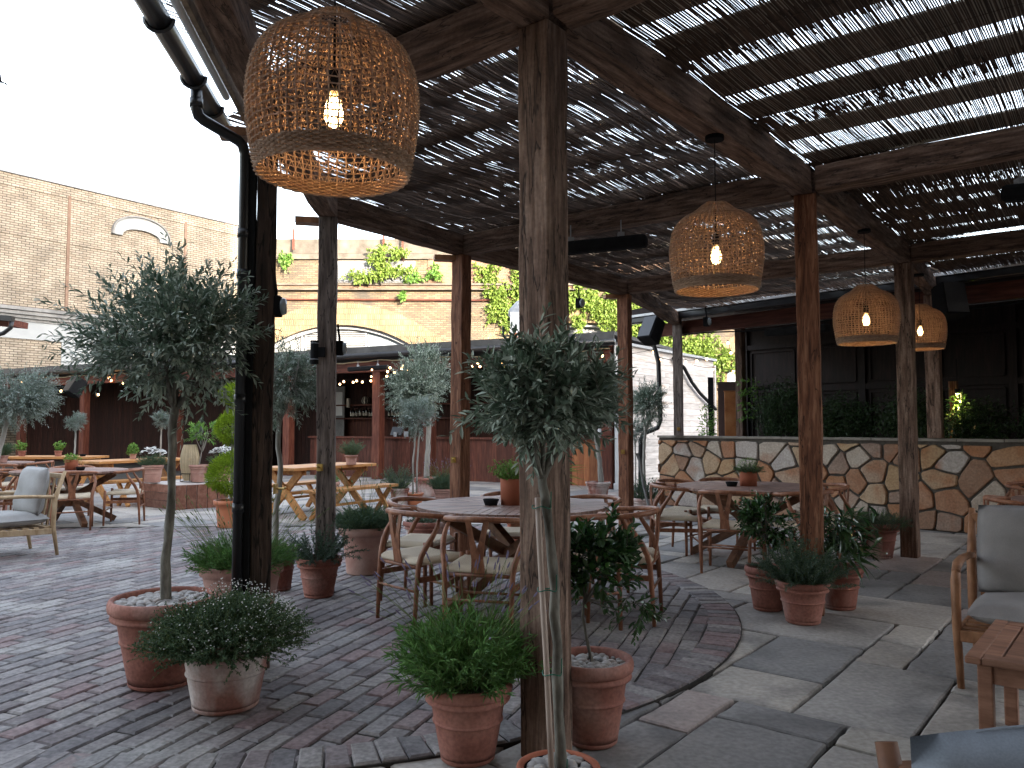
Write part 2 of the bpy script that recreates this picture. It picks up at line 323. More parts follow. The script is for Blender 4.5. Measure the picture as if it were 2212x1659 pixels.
def brickmat(name, c1, c2, mort, bw=.225, bh=.075, ms=.012, stain=None, rough=.85, axes=(0, 2)):
    m = bpy.data.materials.new(name); m.use_nodes = True; t = m.node_tree; N = t.nodes; L = t.links
    p = N['Principled BSDF']; p.inputs['Roughness'].default_value = rough
    tc = N.new('ShaderNodeTexCoord'); sp = N.new('ShaderNodeSeparateXYZ'); cb = N.new('ShaderNodeCombineXYZ')
    L.new(tc.outputs['Object'], sp.inputs[0]); L.new(sp.outputs[axes[0]], cb.inputs[0]); L.new(sp.outputs[axes[1]], cb.inputs[1])
    b = N.new('ShaderNodeTexBrick'); L.new(cb.outputs[0], b.inputs[0])
    b.inputs['Color1'].default_value = (*c1, 1); b.inputs['Color2'].default_value = (*c2, 1); b.inputs['Mortar'].default_value = (*mort, 1)
    b.inputs['Scale'].default_value = 1; b.inputs['Brick Width'].default_value = bw; b.inputs['Row Height'].default_value = bh
    b.inputs['Mortar Size'].default_value = ms; b.inputs['Mortar Smooth'].default_value = .2; b.inputs['Bias'].default_value = 0
    n = N.new('ShaderNodeTexNoise'); n.inputs['Scale'].default_value = 1.1; n.inputs['Detail'].default_value = 8; L.new(tc.outputs['Object'], n.inputs[0])
    mr = N.new('ShaderNodeMapRange'); mr.inputs[1].default_value = .35; mr.inputs[2].default_value = .65; mr.inputs[3].default_value = .78; mr.inputs[4].default_value = 1.2
    L.new(n.outputs[0], mr.inputs[0]); cc = N.new('ShaderNodeCombineColor')
    for i in range(3): L.new(mr.outputs[0], cc.inputs[i])
    x = N.new('ShaderNodeMix'); x.data_type = 'RGBA'; x.blend_type = 'MULTIPLY'; x.inputs[0].default_value = 1
    L.new(b.outputs[0], x.inputs[6]); L.new(cc.outputs[0], x.inputs[7]); col = x.outputs[2]
    if stain:
        n2 = N.new('ShaderNodeTexNoise'); n2.inputs['Scale'].default_value = stain[1]; n2.inputs['Detail'].default_value = 6; L.new(tc.outputs['Object'], n2.inputs[0])
        m2 = N.new('ShaderNodeMapRange'); m2.inputs[1].default_value = stain[2]; m2.inputs[2].default_value = stain[3]; L.new(n2.outputs[0], m2.inputs[0])
        x2 = N.new('ShaderNodeMix'); x2.data_type = 'RGBA'; L.new(m2.outputs[0], x2.inputs[0]); L.new(col, x2.inputs[6]); x2.inputs[7].default_value = (*stain[0], 1); col = x2.outputs[2]
    L.new(col, p.inputs['Base Color'])
    bp = N.new('ShaderNodeBump'); bp.inputs['Strength'].default_value = .7; bp.inputs['Distance'].default_value = .012; bp.invert = True
    L.new(b.outputs['Fac'], bp.inputs['Height']); L.new(bp.outputs[0], p.inputs['Normal'])
    return m
BR_CREAM = brickmat('cream_brick', (.28,.226,.168), (.365,.31,.242), (.10,.078,.06), bw=.30, bh=.098, ms=.014)
BR_STOCK = brickmat('stock_brick', (.12,.085,.05), (.24,.175,.10), (.085,.07,.055), bw=.30, bh=.10, ms=.02, stain=((.06,.052,.045), .55, .48, .7))
BR_RED = brickmat('red_stock_brick', (.17,.085,.05), (.25,.14,.085), (.16,.13,.1), stain=((.12,.1,.08), .6, .55, .75))
BR_ARCH = brickmat('arch_ring_brick', (.22,.15,.075), (.31,.22,.12), (.12,.09,.06), bw=.10, bh=.3, ms=.02)

# woven paper cord seat: strands run towards the middle from each side
def seatmat():
    m = bpy.data.materials.new('woven_paper_cord'); m.use_nodes = True; t = m.node_tree; N = t.nodes; L = t.links
    p = N['Principled BSDF']; p.inputs['Roughness'].default_value = .85
    tc = N.new('ShaderNodeTexCoord'); sp = N.new('ShaderNodeSeparateXYZ'); L.new(tc.outputs['Object'], sp.inputs[0])
    def ma(op, a, b=None):
        n = N.new('ShaderNodeMath'); n.operation = op
        for i, q in enumerate((a, b)):
            if q is None: continue
            if isinstance(q, (int, float)): n.inputs[i].default_value = q
            else: L.new(q, n.inputs[i])
        return n.outputs[0]
    ax = ma('ABSOLUTE', sp.outputs[0]); ay = ma('ABSOLUTE', sp.outputs[1]); g = ma('GREATER_THAN', ax, ay)
    mx = N.new('ShaderNodeMix'); L.new(g, mx.inputs[0]); L.new(sp.outputs[0], mx.inputs[2]); L.new(sp.outputs[1], mx.inputs[3])
    s = ma('SINE', ma('MULTIPLY', mx.outputs[0], 900));
    mr = N.new('ShaderNodeMapRange'); mr.inputs[1].default_value = -1; mr.inputs[2].default_value = 1; L.new(s, mr.inputs[0])
    cr = N.new('ShaderNodeValToRGB'); L.new(mr.outputs[0], cr.inputs[0])
    cr.color_ramp.elements[0].color = (.36,.28,.19,1); cr.color_ramp.elements[1].color = (.74,.64,.50,1)
    L.new(cr.outputs[0], p.inputs['Base Color'])
    b = N.new('ShaderNodeBump'); b.inputs['Distance'].default_value = .003; b.inputs['Strength'].default_value = .6
    L.new(mr.outputs[0], b.inputs['Height']); L.new(b.outputs[0], p.inputs['Normal']); return m
SEAT = seatmat()

# ---------------------------------------------------------------- leaves
def unit(a): return a/(np.linalg.norm(a, axis=-1, keepdims=True)+1e-9)
def rdir(n, up=0.0):
    d = rng.normal(size=(n, 3)); d = unit(d); d[:, 2] += up; return unit(d)
def leaves(mb, P, D, L, W, mi=0, tint=None, curl=.25, fold=.25, segs=1, widest=.45):
    n = len(P); D = unit(np.asarray(D, float)); L = np.broadcast_to(L, (n,)); W = np.broadcast_to(W, (n,))
    up = rdir(n)*.6+np.array([0, 0, 1.]); Sd = unit(np.cross(D, up)); Nn = np.cross(Sd, D)
    Lc = L[:, None]; Wc = W[:, None]
    if tint is None: tint = rng.random(n)
    if segs == 1:
        b = P; t = P+D*Lc-Nn*Lc*curl*.5
        m = P+D*Lc*widest; l = m+Sd*Wc/2+Nn*Wc*fold; r = m-Sd*Wc/2+Nn*Wc*fold
        v = np.stack([b, l, t, r], 1).reshape(-1, 3); i = np.arange(n)[:, None]*4
        f = np.concatenate([i+np.array([0, 2, 1]), i+np.array([0, 3, 2])], 0)
        mb.add(v, f, np.r_[tint, tint], mi)
    else:
        ts = [0, .22, .5, .78, 1.0]; ws = [.06, .7, 1, .66, .0]; rows = []
        for t_, w_ in zip(ts, ws):
            c = P+D*Lc*t_-Nn*Lc*curl*t_*t_
            rows += [c+Sd*Wc*.5*w_+Nn*Wc*fold*w_, c, c-Sd*Wc*.5*w_+Nn*Wc*fold*w_]
        v = np.stack(rows, 1).reshape(-1, 3); i = np.arange(n)[:, None]*15; F = []; T = []
        for k in range(4):
            a = 3*k
            F += [i+np.array([a, a+1, a+4, a+3]), i+np.array([a+1, a+2, a+5, a+4])]; T += [tint, tint]
        mb.add(v, np.concatenate(F, 0), np.concatenate(T), mi)
def curve(p0, d0, L, n=6, droop=0, wig=.1):
    p = np.array(p0, float); d = unit(np.array(d0, float)); out = [p.copy()]
    for i in range(n):
        d = unit(d+rng.normal(size=3)*wig+np.array([0, 0, -droop/n])); p = p+d*L/n; out.append(p.copy())
    return np.array(out)
# ================================================================ GROUND
AB = R_(38.5)
B2 = np.array([math.sin(AB), math.cos(AB)]); A2 = np.array([-math.cos(AB), math.sin(AB)])
CC = np.array([-1.443, 6.154]); CR = 3.09
g = MB(); g.add([[-120,-60,-.03],[120,-60,-.03],[120,160,-.03],[-120,160,-.03]], [[0,1,2,3]])
tag(g.build('ground', JOINT), kind='structure')
def in_brick(p, m=0.0):
    x, y = p
    if (x-CC[0])**2+(y-CC[1])**2 < (CR+m)**2: return True
    return x < .5+m and 6.1 < y < 10.9-(.5-x)*.055+m and x > -14
def slabs():
    mb = MB(); cell = .265; occ = set(); nA, nB = 130, 120
    org = np.array([3.0, -6.0])
    szs = [(2,2),(3,2),(2,3),(3,3),(4,3),(3,4),(2,1),(3,1),(4,2),(1,2),(2,4)]
    for j in range(nB):
        for i in range(nA):
            if (i, j) in occ: continue
            random.shuffle(szs)
            for a, b in szs+[(1,1)]:
                c = [(i+u, j+v) for u in range(a) for v in range(b)]
                if not any(q in occ for q in c): break
            occ.update(c)
            P0 = org+A2*(i-35)*cell+B2*j*cell
            cen = P0+A2*a*cell/2+B2*b*cell/2
            if cen[1] < .6 or cen[1] > 27 or abs(cen[0]) > 3+.95*cen[1]: continue
            r = max(a, b)*cell*.5+.1
            if in_brick(cen, -r-.1): continue
            gp = .009; pts = []
            cs = [(gp,gp),(a*cell-gp,gp),(a*cell-gp,b*cell-gp),(gp,b*cell-gp)]
            near = cen[1] < 9
            K = 5 if near else 2
            for q in range(4):
                s0, s1 = np.array(cs[q]), np.array(cs[(q+1) % 4])
                for k in range(K):
                    p = s0+(s1-s0)*k/K; p = p+rng.normal(size=2)*(.004 if near else .002)
                    if k == 0: p = p+(np.array([a, b])*cell/2-p)*.012
                    pts.append(p)
            pts = np.array(pts); ctr = pts.mean(0); ins = ctr+(pts-ctr)*(1-.012/np.maximum(.1, np.linalg.norm(pts-ctr, axis=1)))[:, None]
            n = len(pts); z = rng.normal()*.0015; tl = rng.normal(size=2)*.003
            def W(p, zz): return [*(P0+A2*p[0]+B2*p[1]), zz]
            v = [W(p, -.03) for p in pts]+[W(p, z-.007) for p in pts]+[W(p, z+(p-ctr)@tl) for p in ins]
            f = [[k+n*l, (k+1) % n+n*l, (k+1) % n+n*(l+1), k+n*(l+1)] for l in (0, 1) for k in range(n)]
            t = rng.random(); mb.add(v, f, t)
            mb.f.append(np.array([[2*n+k for k in range(n)]])+mb.n-3*n); mb.t.append(np.array([t])); mb.m.append(np.array([0]))
    return mb
tag(slabs().build('paving', STONEW), kind='structure')
# mortar bed under the bricks
arc = [(CC[0]+CR*math.cos(a), CC[1]+CR*math.sin(a)) for a in np.radians(np.linspace(-112, 51, 60))]
poly = arc+[(.5,10.9),(-14,10.1),(-14,3.3)]
mb = MB(); mb.prism(poly, -.02, .008); tag(mb.build('brick_bed', JOINT), kind='structure')
def brick(mb, c, ang, L, Wd, z, t):
    ca, sa = math.sin(ang), math.cos(ang)
    d = np.array([ca, sa]); n = np.array([sa, -ca]); k = []
    j = rng.normal(size=(4, 2))*.0022; e = .009; tl = rng.normal(size=2)*.006
    for (u, v_), q in zip(((-1,-1),(1,-1),(1,1),(-1,1)), j): k.append((u*L/2+q[0], v_*Wd/2+q[1], u, v_))
    v = []
    for lev in range(3):
        for (x, y, u, v_) in k:
            if lev == 2: x -= u*e; y -= v_*e
            p = c+d*x+n*y
            v.append([p[0], p[1], -.01 if lev == 0 else (z-.008 if lev == 1 else z+x*tl[0]+y*tl[1])])
    f = [[l*4+i, l*4+i4, l*4+4+i4, l*4+4+i] for l in (0, 1) for i, i4 in ((0,1),(1,2),(2,3),(3,0))]+[[8,9,10,11]]
    mb.add(v, [q[::-1] for q in f], t)
def paving():
    mb = MB(); ang = R_(20); d = np.array([math.sin(ang), math.cos(ang)]); n = np.array([math.cos(ang), -math.sin(ang)])
    RW, BL = .112, .224
    for r in range(-150, 40):
        off = rng.random()*.02+(BL/2 if r % 2 else 0)
        for k in range(-30, 50):
            p = CC+n*r*RW+d*(k*BL+off)+rng.normal(size=2)*.002
            if p[1] < 2.2 or p[0] < -.70*p[1]-1.3 or p[0] < -13.5: continue
            rr_ = math.hypot(*(p-CC)); low = rr_ > CR-.29 and p[0] > -1.2
            if rr_ > CR-.10 and not (p[0] < .42 and 6.1 < p[1] < 10.72+(p[0]-.5)*.055 and not (rr_ < CR+.06 and p[0] > -1)): continue
            brick(mb, p, ang+rng.normal()*.008, BL-.006-abs(rng.normal())*.002, RW-.006-abs(rng.normal())*.0018, (.0145 if low else .018)+rng.normal()*.0018*(not low), rng.random())
    m = int(2*math.pi*(CR-.11)/.106)
    for i in range(m):
        a = 2*math.pi*i/m
        if R_(105) < a < R_(245): continue
        p = CC+(CR-.115)*np.array([math.cos(a), math.sin(a)])
        brick(mb, p, math.pi/2-a+rng.normal()*.01, .215, .101, .018+rng.normal()*.002, rng.random())
    return mb
tag(paving().build('brick_paving', BRICKP), kind='structure')

# ================================================================ PERGOLA
def hewn(mb, L, w, h, j=.006, seg=.22, sag=0):
    n = max(2, int(L/seg)); xs = np.linspace(0, L, n+1); ph = rng.random(4)*6
    base = np.array([[-.5,-.5],[.5,-.5],[.5,.5],[-.5,.5]])
    v = []
    for x in xs:
        s = 1+.03*np.sin(x*2.1+ph[0])+.02*np.sin(x*5+ph[1])
        for b in base:
            v.append([x, b[0]*w*s+rng.normal()*j*.6+.006*math.sin(x*1.7+ph[2]), b[1]*h*s+rng.normal()*j*.6-sag*math.sin(math.pi*x/L)])
    f = [[4*i+a, 4*i+(a+1) % 4, 4*i+4+(a+1) % 4, 4*i+4+a] for i in range(n) for a in range(4)]+[[3,2,1,0],[4*n,4*n+1,4*n+2,4*n+3]]
    return mb.add(v, f)
PG = thing('timber_pergola', 'rough timber pergola roofed with reed matting over the terrace', 'pergola', (0.137, 3.30, 0))
def wc(o, par): o.parent = par; o.location = o.location-par.location; return o
def beam(name, p0, p1, w, h, m, par, j=.006, **k):
    p0 = Vector(p0); p1 = Vector(p1); d = p1-p0
    o = hewn(MB(), d.length, w, h, j, **k).build(name, m, bevel=.01)
    x = d.normalized(); y = Vector((0,0,1)).cross(x)
    if y.length < .1: y = Vector((0,1,0))
    y.normalize(); z = x.cross(y)
    o.matrix_world = Matrix.Translation(p0)@Matrix((x, y, z)).transposed().to_4x4()
    o.rotation_euler = Matrix((x, y, z)).transposed().to_euler(); o.location = p0
    if par: wc(o, par)
    return o
def post(x, y, h, s, m, par, rz=-AB, label=None, z0=0):
    n = max(3, int(h/.2)); mb = MB(); v = []; ph = rng.random(3)*6
    for i in range(n+1):
        z = h*i/n
        for b in ((-1,-1),(1,-1),(1,1),(-1,1)):
            v.append([b[0]*s/2+rng.normal()*.0022+.004*math.sin(z*1.3+ph[0]), b[1]*s/2+rng.normal()*.0022+.004*math.sin(z*1.1+ph[1]), z])
    f = [[4*i+a, 4*i+(a+1) % 4, 4*i+4+(a+1) % 4, 4*i+4+a] for i in range(n) for a in range(4)]+[[3,2,1,0],[4*n,4*n+1,4*n+2,4*n+3]]
    mb.add(v, f); o = mb.build('post', m, bevel=.009, loc=Vector((x, y, z0)), rot=(0,0,rz))
    wc(o, par)
    if label: o['label'] = label
    return o
ZB = 3.05; BH = .2
pC = np.array([.137, 3.30]); p6 = np.array([2.177, 5.756]); p7 = np.array([4.119, 8.207]); p8 = np.array([5.48, 10.2])
p1 = np.array([-1.405, 4.45]); p2 = np.array([-1.50, 6.37]); p3 = np.array([-.51, 7.80]); p4 = np.array([1.462, 10.15]); p5 = np.array([2.80, 13.25])
posts = []
PW1 = .105
for p, s, m, rz, z0, lb in ((pC,.155,W_OLDZ,-AB,0,None),(p6,.155,W_ORZ,-AB+.25,0,'orange brown post with open grain'),(p7,.16,W_OLDZ,-AB,0,None),(p8,.17,W_OLDZ,-AB,1.19,None),
                    (p1,.112,W_DKZ,.32,0,'dark post with the downpipe'),(p2,.145,W_GREYZ,.15,0,'silver grey weathered post'),(p3,.145,W_ORZ,-AB,0,None),(p4,.15,W_ORZ,-AB+.1,0,None),(p5,.16,W_GREYZ,-.25,1.19,None)):
    posts.append(post(p[0], p[1], ZB+.0-z0, s, m, PG, rz, lb, z0))
def b3(p, z): return (p[0], p[1], z)
zb = ZB+BH/2
pm = pC-3.2*B2; pmm = pm-3.0*B2
for a, b in ((pmm,pC),(pC,p6),(p6,p7),(p7,p8+(p8-p7)*.1)):
    d = (b-a)/np.linalg.norm(b-a); beam('beam', b3(a+d*.07, zb), b3(b-d*.05, zb), .15, BH, W_OLD, PG)
pL0 = np.array([-.95, 1.2])
for a, b in ((pL0,p1),(p1,p2),(p2,p3),(p3,p4),(p4,p5)):
    d = (b-a)/np.linalg.norm(b-a); beam('beam', b3(a-d*.02, zb), b3(b+d*.02, zb), .14, BH, W_OLD, PG)
def cross(a, b, dz=0, e0=.09, e1=.08):
    d = (b-a)/np.linalg.norm(b-a); beam('beam', b3(a+d*e0, zb+dz), b3(b-d*e1, zb+dz), .14, BH*.95, W_OLD, PG, sag=.0)
cross(pC, p1); cross(p6, p3); cross(p7, p4)
cross(pC, pC-A2*5.5); cross(p6, p6-A2*5.5); cross(p7, p7-A2*4.5)
cross(pm, pm+A2*1.6); cross(pm, pm-A2*5)
# little packing blocks on post tops
for p in (p1, p2, p3, p4):
    o = MB().box((0,0,0), (.3,.12,.05)).build('packing_block', W_LOUNGE, loc=Vector((p[0]-.12, p[1], ZB-.027)), rot=(0,0,.2)); wc(o, PG)
# reed mats -------------------------------------------------------
ZR = ZB+BH+.015
def reedmat(O, ua, ub, wa, name, pitch, layers=1, gap=.1, rr=0, edge=None, z0=ZR, w0=0, clip=None, piece=1.15):
    """reeds run along ub from O, laid side by side along ua over width wa"""
    mb = MB(); Lb = np.linalg.norm(ub); ub = ub/Lb
    V_ = []; F_ = []; T_ = []; cnt = 0; seg = 5
    ph = rng.random(6)*6
    for ly in range(layers):
        x = w0
        while x < wa:
            x += pitch*(1+.13*rng.normal()) if rng.random() > gap else pitch*(1.6+rng.random()*1.2)
            x = max(x, w0)
            y = -rng.random()*.5
            while y < Lb:
                pl = piece*(.7+.6*rng.random()); y1 = min(Lb+.03*rng.random(), y+pl); y0 = max(y, -.02)
                if y1-y0 > .08:
                    ts = np.linspace(y0, y1, seg); r = .0031+.0008*rng.random()+rr
                    lat = x+rng.normal()*.0012+.006*np.sin(ts*4+x*1.2+ph[0])+.010*np.sin(ts*1.7+x*.9+ph[1])+np.cumsum(rng.normal(size=seg)*.0009)
                    zz = z0+ly*.012+.016*np.sin(x*3.1+ts*1.2+ph[2])+.012*np.sin(ts*5+x*2+ph[3])+rng.normal()*.0015
                    c = np.stack([O[0]+ua[0]*lat+ub[0]*ts, O[1]+ua[1]*lat+ub[1]*ts, zz], 1)
                    if clip is None or clip(c[seg//2]):
                        u3 = np.array([ua[0], ua[1], 0])
                        ring = [u3*r, -u3*r*.5+np.array([0,0,r*.87]), -u3*r*.5-np.array([0,0,r*.87])]
                        vv = np.stack([c+q for q in ring], 1).reshape(-1, 3)
                        i = np.arange(seg-1)[:, None]*3; jj = np.arange(3)[None]; j2 = (jj+1) % 3
                        ff = np.stack([i+jj, i+j2, i+3+j2, i+3+jj], -1).reshape(-1, 4)
                        V_.append(vv); F_.append(ff+cnt); T_.append(np.full(len(ff), rng.random())); cnt += len(vv)
                y = y1-.01
    mb.add(np.concatenate(V_), np.concatenate(F_), np.concatenate(T_))
    # binding wires across the reeds
    for y in np.arange(.3, Lb, .62):
        xs = np.linspace(w0, wa, 30)
        pts = [(O[0]+ua[0]*q+ub[0]*y, O[1]+ua[1]*q+ub[1]*y, z0-.006+.016*math.sin(q*3.1+y*1.2+ph[2])+.012*math.sin(y*5+q*2+ph[3])) for q in xs]
        if clip: pts = [q for q in pts if clip(q)]
        if len(pts) > 2: mb.tube(pts, .0016, 3, tint=.1)
    o = mb.build(name, REED); wc(o, PG); return o
def leftclip(c):       # keep what lies right of the pergola's outer beams
    P = [pL0-(0,3), pL0, p1, p2, p3, p4, p5]
    for a, b in zip(P[:-1], P[1:]):
        if a[1] <= c[1] < b[1]:
            t = (c[1]-a[1])/(b[1]-a[1]); return c[0] > a[0]+(b[0]-a[0])*t-.04
    return c[1] < 13.2
wallA, wallB = np.array([2.54, 13.62]), np.array([5.87, 9.75])
wd = (wallB-wallA)/np.linalg.norm(wallB-wallA)
def frontclip(c):      # stops short of the gutter above the stone wall
    q = np.array(c[:2])-wallA; return (q[0]*wd[1]-q[1]*wd[0]) > .28 and leftclip(c)
nrm = -A2
bays = [(pC-B2*3.2, B2*3.2), (pC, p6-pC), (p6, p7-p6), (p7, B2*4.6)]
for k, (O, ub) in enumerate(bays):
    # left of the row of tall posts
    reedmat(O+A2*.0, A2, ub, 3.5+(k > 1)*.4, 'reed_mat', .0098, layers=2, gap=.02, clip=frontclip)
    # right of it
    reedmat(O-A2*.0, -A2, ub, 4.2-(k > 1)*.6, 'reed_mat', .0100, layers=1 if k < 2 else 2, gap=.012, rr=.0006, clip=frontclip)
# rolled mat edges / overlaps that sag as dark tufts
for k, (O, ub) in enumerate(bays):
    L = np.linalg.norm(ub); u = ub/L
    for yy in ((.0, L*.27, L*.62) if k < 3 else (0,)):
        reedmat(O+u*(yy+.02)-A2*.05, -A2, u*(.22 if yy else .42), 4.0, 'mat_overlap', .0105, layers=1, gap=.25, z0=ZR-.015, clip=frontclip)
# a long dark stitched seam running with the reeds in the right bays
o = MB().tube([(*(pC-A2*2.35-B2*2+B2*t), ZR-.01+.01*math.sin(t*4)) for t in np.linspace(0, 8, 40)], .022, 6, tint=.05).build('mat_seam', REED); wc(o, PG)
# boards laid across the roof above the mats
def boards(O, ua, ub, wa, wb, step, wdt, name='roof_board', z=ZR+.09, m=W_JOIST):
    L = np.linalg.norm(ub); u = ub/L; y = .1
    while y < L:
        c = O+u*y; s = wdt*(.85+.3*rng.random())
        q = 0
        while q < wa and leftclip(c+ua*(q+.1)): q += .05
        if q < .2: y += step; continue
        a = np.array([*(c+ua*.0), z]); b = np.array([*(c+ua*q), z])
        o = MB().bar(a, b, s, .012 if m is ROOFS else .03).build(name, m); wc(o, PG); y += step*(.85+.3*rng.random())
for k, (O, ub) in enumerate(bays):
    boards(O+A2*.05, A2, ub, (2.0, 2.6, 3.4, 3.2)[k], 0, .52, .13)
    boards(O+A2*.0, -A2, ub, 4.2, 0, .54, .30, 'roof_sheet', m=ROOFS)
# gutter, fascia, tie board on the open side
gd = (p1-pL0)/np.linalg.norm(p1-pL0); gn = np.array([-gd[1], gd[0]])
def gut(a, b, off, z, r=.055):
    a = a+gn*off; b = b+gn*off; mb = MB(); d3 = np.array([*(b-a), 0]); L = np.linalg.norm(d3); d3 /= L; n3 = np.array([*gn, 0])
    th = np.linspace(math.pi, 2*math.pi, 9); v = []
    for q in (0, L):
        for rr in (r, r-.006):
            for t in th: v.append(np.array([*a, z])+d3*q+n3*rr*math.cos(t)+np.array([0,0,rr*math.sin(t)]))
    f = []
    for i in range(8):
        f += [[i, i+1, 18+i+1, 18+i], [9+i+1, 9+i, 27+i, 27+i+1], [i+1, i, 9+i, 9+i+1]]
        f += [[18+i, 18+i+1, 27+i+1, 27+i]]
    mb.add(v, f); return mb
gt = wc(gut(pL0-gd*.5, p1+gd*.35, .33, ZB+.15).build('gutter', BLACK, smooth=True), PG)
for q in (.4, 1.5, 2.35, 2.95, 3.35):
    c = pL0+gd*q+gn*.33
    mb = MB(); mb.tube([(c[0]-.062*gn[0]*-math.cos(t), c[1]-.062*gn[1]*-math.cos(t), ZB+.15+.062*math.sin(t)) for t in np.linspace(math.pi, 2*math.pi, 9)], .012, 5)
    o = mb.build('gutter_bracket', BLACK); o.parent = gt; o.location = (0,0,0)
o = MB().bar((*(pL0+gn*.13-gd*.4), ZB+.10), (*(p1+gn*.13+gd*.05), ZB+.10), .025, .10).build('fascia_board', W_JOIST); wc(o, PG)
o = MB().tube([(*(pL0+gn*.18-gd*.4), ZB+.08), (*(p1+gn*.18-gd*.25), ZB+.08)], .02, 8).build('light_tube', WHITE, smooth=True); wc(o, PG)
# downpipe: outlet, swan neck, vertical run on the first post
go = p1+gn*.33-gd*.27
pb = p1+np.array([-.105,-.075])
dp = [(*go, ZB+.12), (*go, ZB+.05), (*go, ZB+.0), (*(go*.95+pb*.05), ZB-.035), (*(go*.85+pb*.15), ZB-.05), (*(go*.15+pb*.85), ZB-.10), (*(go*.05+pb*.95), ZB-.12), (*pb, ZB-.17), (*pb, ZB-.4), (*pb, .02)]
mb = MB().tube(dp, .030, 14)
for z in (ZB+.03, ZB-.62, ZB-.85, 1.5, .9): 
    c = go if z > ZB-.2 else pb
    mb.tube([(*c, z-.025), (*c, z+.025)], .034, 14)
o = mb.build('downpipe', BLACK, smooth=True); wc(o, PG)
# dark clip-on trunking beside the downpipe
o = MB().box((0,0,0), (.035,.035,ZB-.1)).build('cable_trunking', BLKM, loc=Vector((pb[0]+.047, pb[1]+.012, ZB/2)), bevel=.005); wc(o, PG)
# brass door hooks on posts
for p, off in ((p2,(-.03,-.078)),(p3,(-.06,-.085)),(p4,(-.05,-.09)),(p5,(-.02,-.085))):
    mb = MB(); mb.box((0,0,0), (.05,.014,.055)); mb.tube([(0,-.006,.0),(0,-.035,.0),(0,-.045,.012)], .006, 6); mb.box((0,-.012,-.018), (.035,.02,.02))
    o = mb.build('brass_hook', BRASS, loc=Vector((p[0]+off[0], p[1]+off[1], 1.02 if p is not p5 else 1.3)), rot=(0,0,-.2)); wc(o, PG)
o = MB().box((0,0,0),(.014,.05,.055)).tube([(.006,0,0),(.05,0,0),(.055,0,.01)], .006, 6).build('brass_hook', BRASS, loc=Vector((p1[0]+.085, p1[1]-.03, 1.0))); wc(o, PG)

# ---- things fixed to the pergola
def floodlight(px, py, d, rz, label, s=1.0):
    c = V(px, py, d)
    t = thing('floodlight', label, 'floodlight', c, rz, 'black floodlights on the posts')
    MB().box((0,0,0), (.07*s,.09*s,.13*s)).build('housing', BLKM, t, bevel=.008)
    MB().lathe([(0,.02),(.05*s,.015),(.055*s,0),(.05*s,-.01)], n=20).build('lens', WIN, t, True, rot=(0,math.pi/2,0), loc=(.045*s,0,0))
    MB().tube([(0,0,.065*s),(0,0,.10*s),(-.01,.01,.16*s),(-.015,.015,.22*s)], .009, 6).build('cable', BLKM, t); return t
floodlight(596, 662, 4.45, .1, 'black floodlight on the inner side of the post with the downpipe', .9)
floodlight(733, 752, 6.40, .1, 'black floodlight on the silver grey post', .9)
floodlight(1251, 655, 9.3, -.6, 'small black floodlight under the outer beam left of the ivy gap', .9)
floodlight(1526, 695, 12.2, -.6, 'small dark floodlight on the fascia of the dark shelter', 1.1)
def heater(px0, py0, px1, py1, d0, d1, label, mesh=False, r=.07):
    a = V(px0, py0, d0); b = V(px1, py1, d1); d = b-a
    t = thing('patio_heater', label, 'heater', (a+b)/2)
    al = np.array(a-(a+b)/2); bl = np.array(b-(a+b)/2)
    mb = MB().bar(al, bl, r*1.7, r*1.5); mb.build('housing', BLKM, t, bevel=.03)
    if mesh:
        m2 = MB(); q = np.array([0,-r*.9,-.01])
        for s_ in np.linspace(.1, .9, 22): 
            p = al+(bl-al)*s_; m2.tube([p+q+(0,0,-.035), p+q+(0,0,.035)], .003, 4)
        for zz in (-.03,-.01,.01,.03): m2.tube([al+(bl-al)*.08+q+(0,0,zz), al+(bl-al)*.92+q+(0,0,zz)], .003, 4)
        m2.build('grille', GREYM, t)
    else:
        m2 = MB()
        for s_ in (.25, .75):
            p = al+(bl-al)*s_; m2.box(p+(0,0,r*.9), (.05,.05,.05)); m2.tube([p+(0,0,r), p+(0,0,r+.12)], .006, 5)
        m2.build('bracket', GREYM, t)
heater(1180, 541, 1398, 520, 6.5, 6.2, 'black tube heater hanging behind the central post')
heater(1655, 719, 1790, 708, 10.8, 10.0, 'heater with pale wire grille in the dark shelter', True)
heater(2165, 420, 2330, 405, 4.9, 4.6, 'black heater cut by the right edge of the photo')
heater(752, 798, 838, 793, 18.6, 18.2, 'long black heater above the bar opening')
def speaker(px, py, d, sz, rz, tilt, label):
    t = thing('loudspeaker', label, 'speaker', V(px, py, d), rz)
    w_, h_, dd = sz; mb = MB(); mb.box((0,0,0), (w_,dd,h_), taper=.85)
    mb.build('cabinet', BLKM, t, bevel=.02, rot=(tilt, 0, 0))
    MB().box((0,-dd/2-.004,0), (w_*.84,.006,h_*.9)).build('grille', BLACK, t, rot=(tilt,0,0))
    MB().tube([(0,dd/2,0),(0,dd/2+.12,.03)], .02, 6).build('bracket', BLACK, t)
speaker(1408, 714, 12.6, (.30,.42,.26), -.9, -.5, 'tilted black speaker beside the far corner downpipe')
speaker(2050, 650, 9.6, (.32,.42,.28), .1, -.2, 'black speaker under the roof edge behind the right lamps')
speaker(163, 836, 22.0, (.40,.52,.36), -.6, -.55, 'tilted black speaker on the red post of the left shelter')
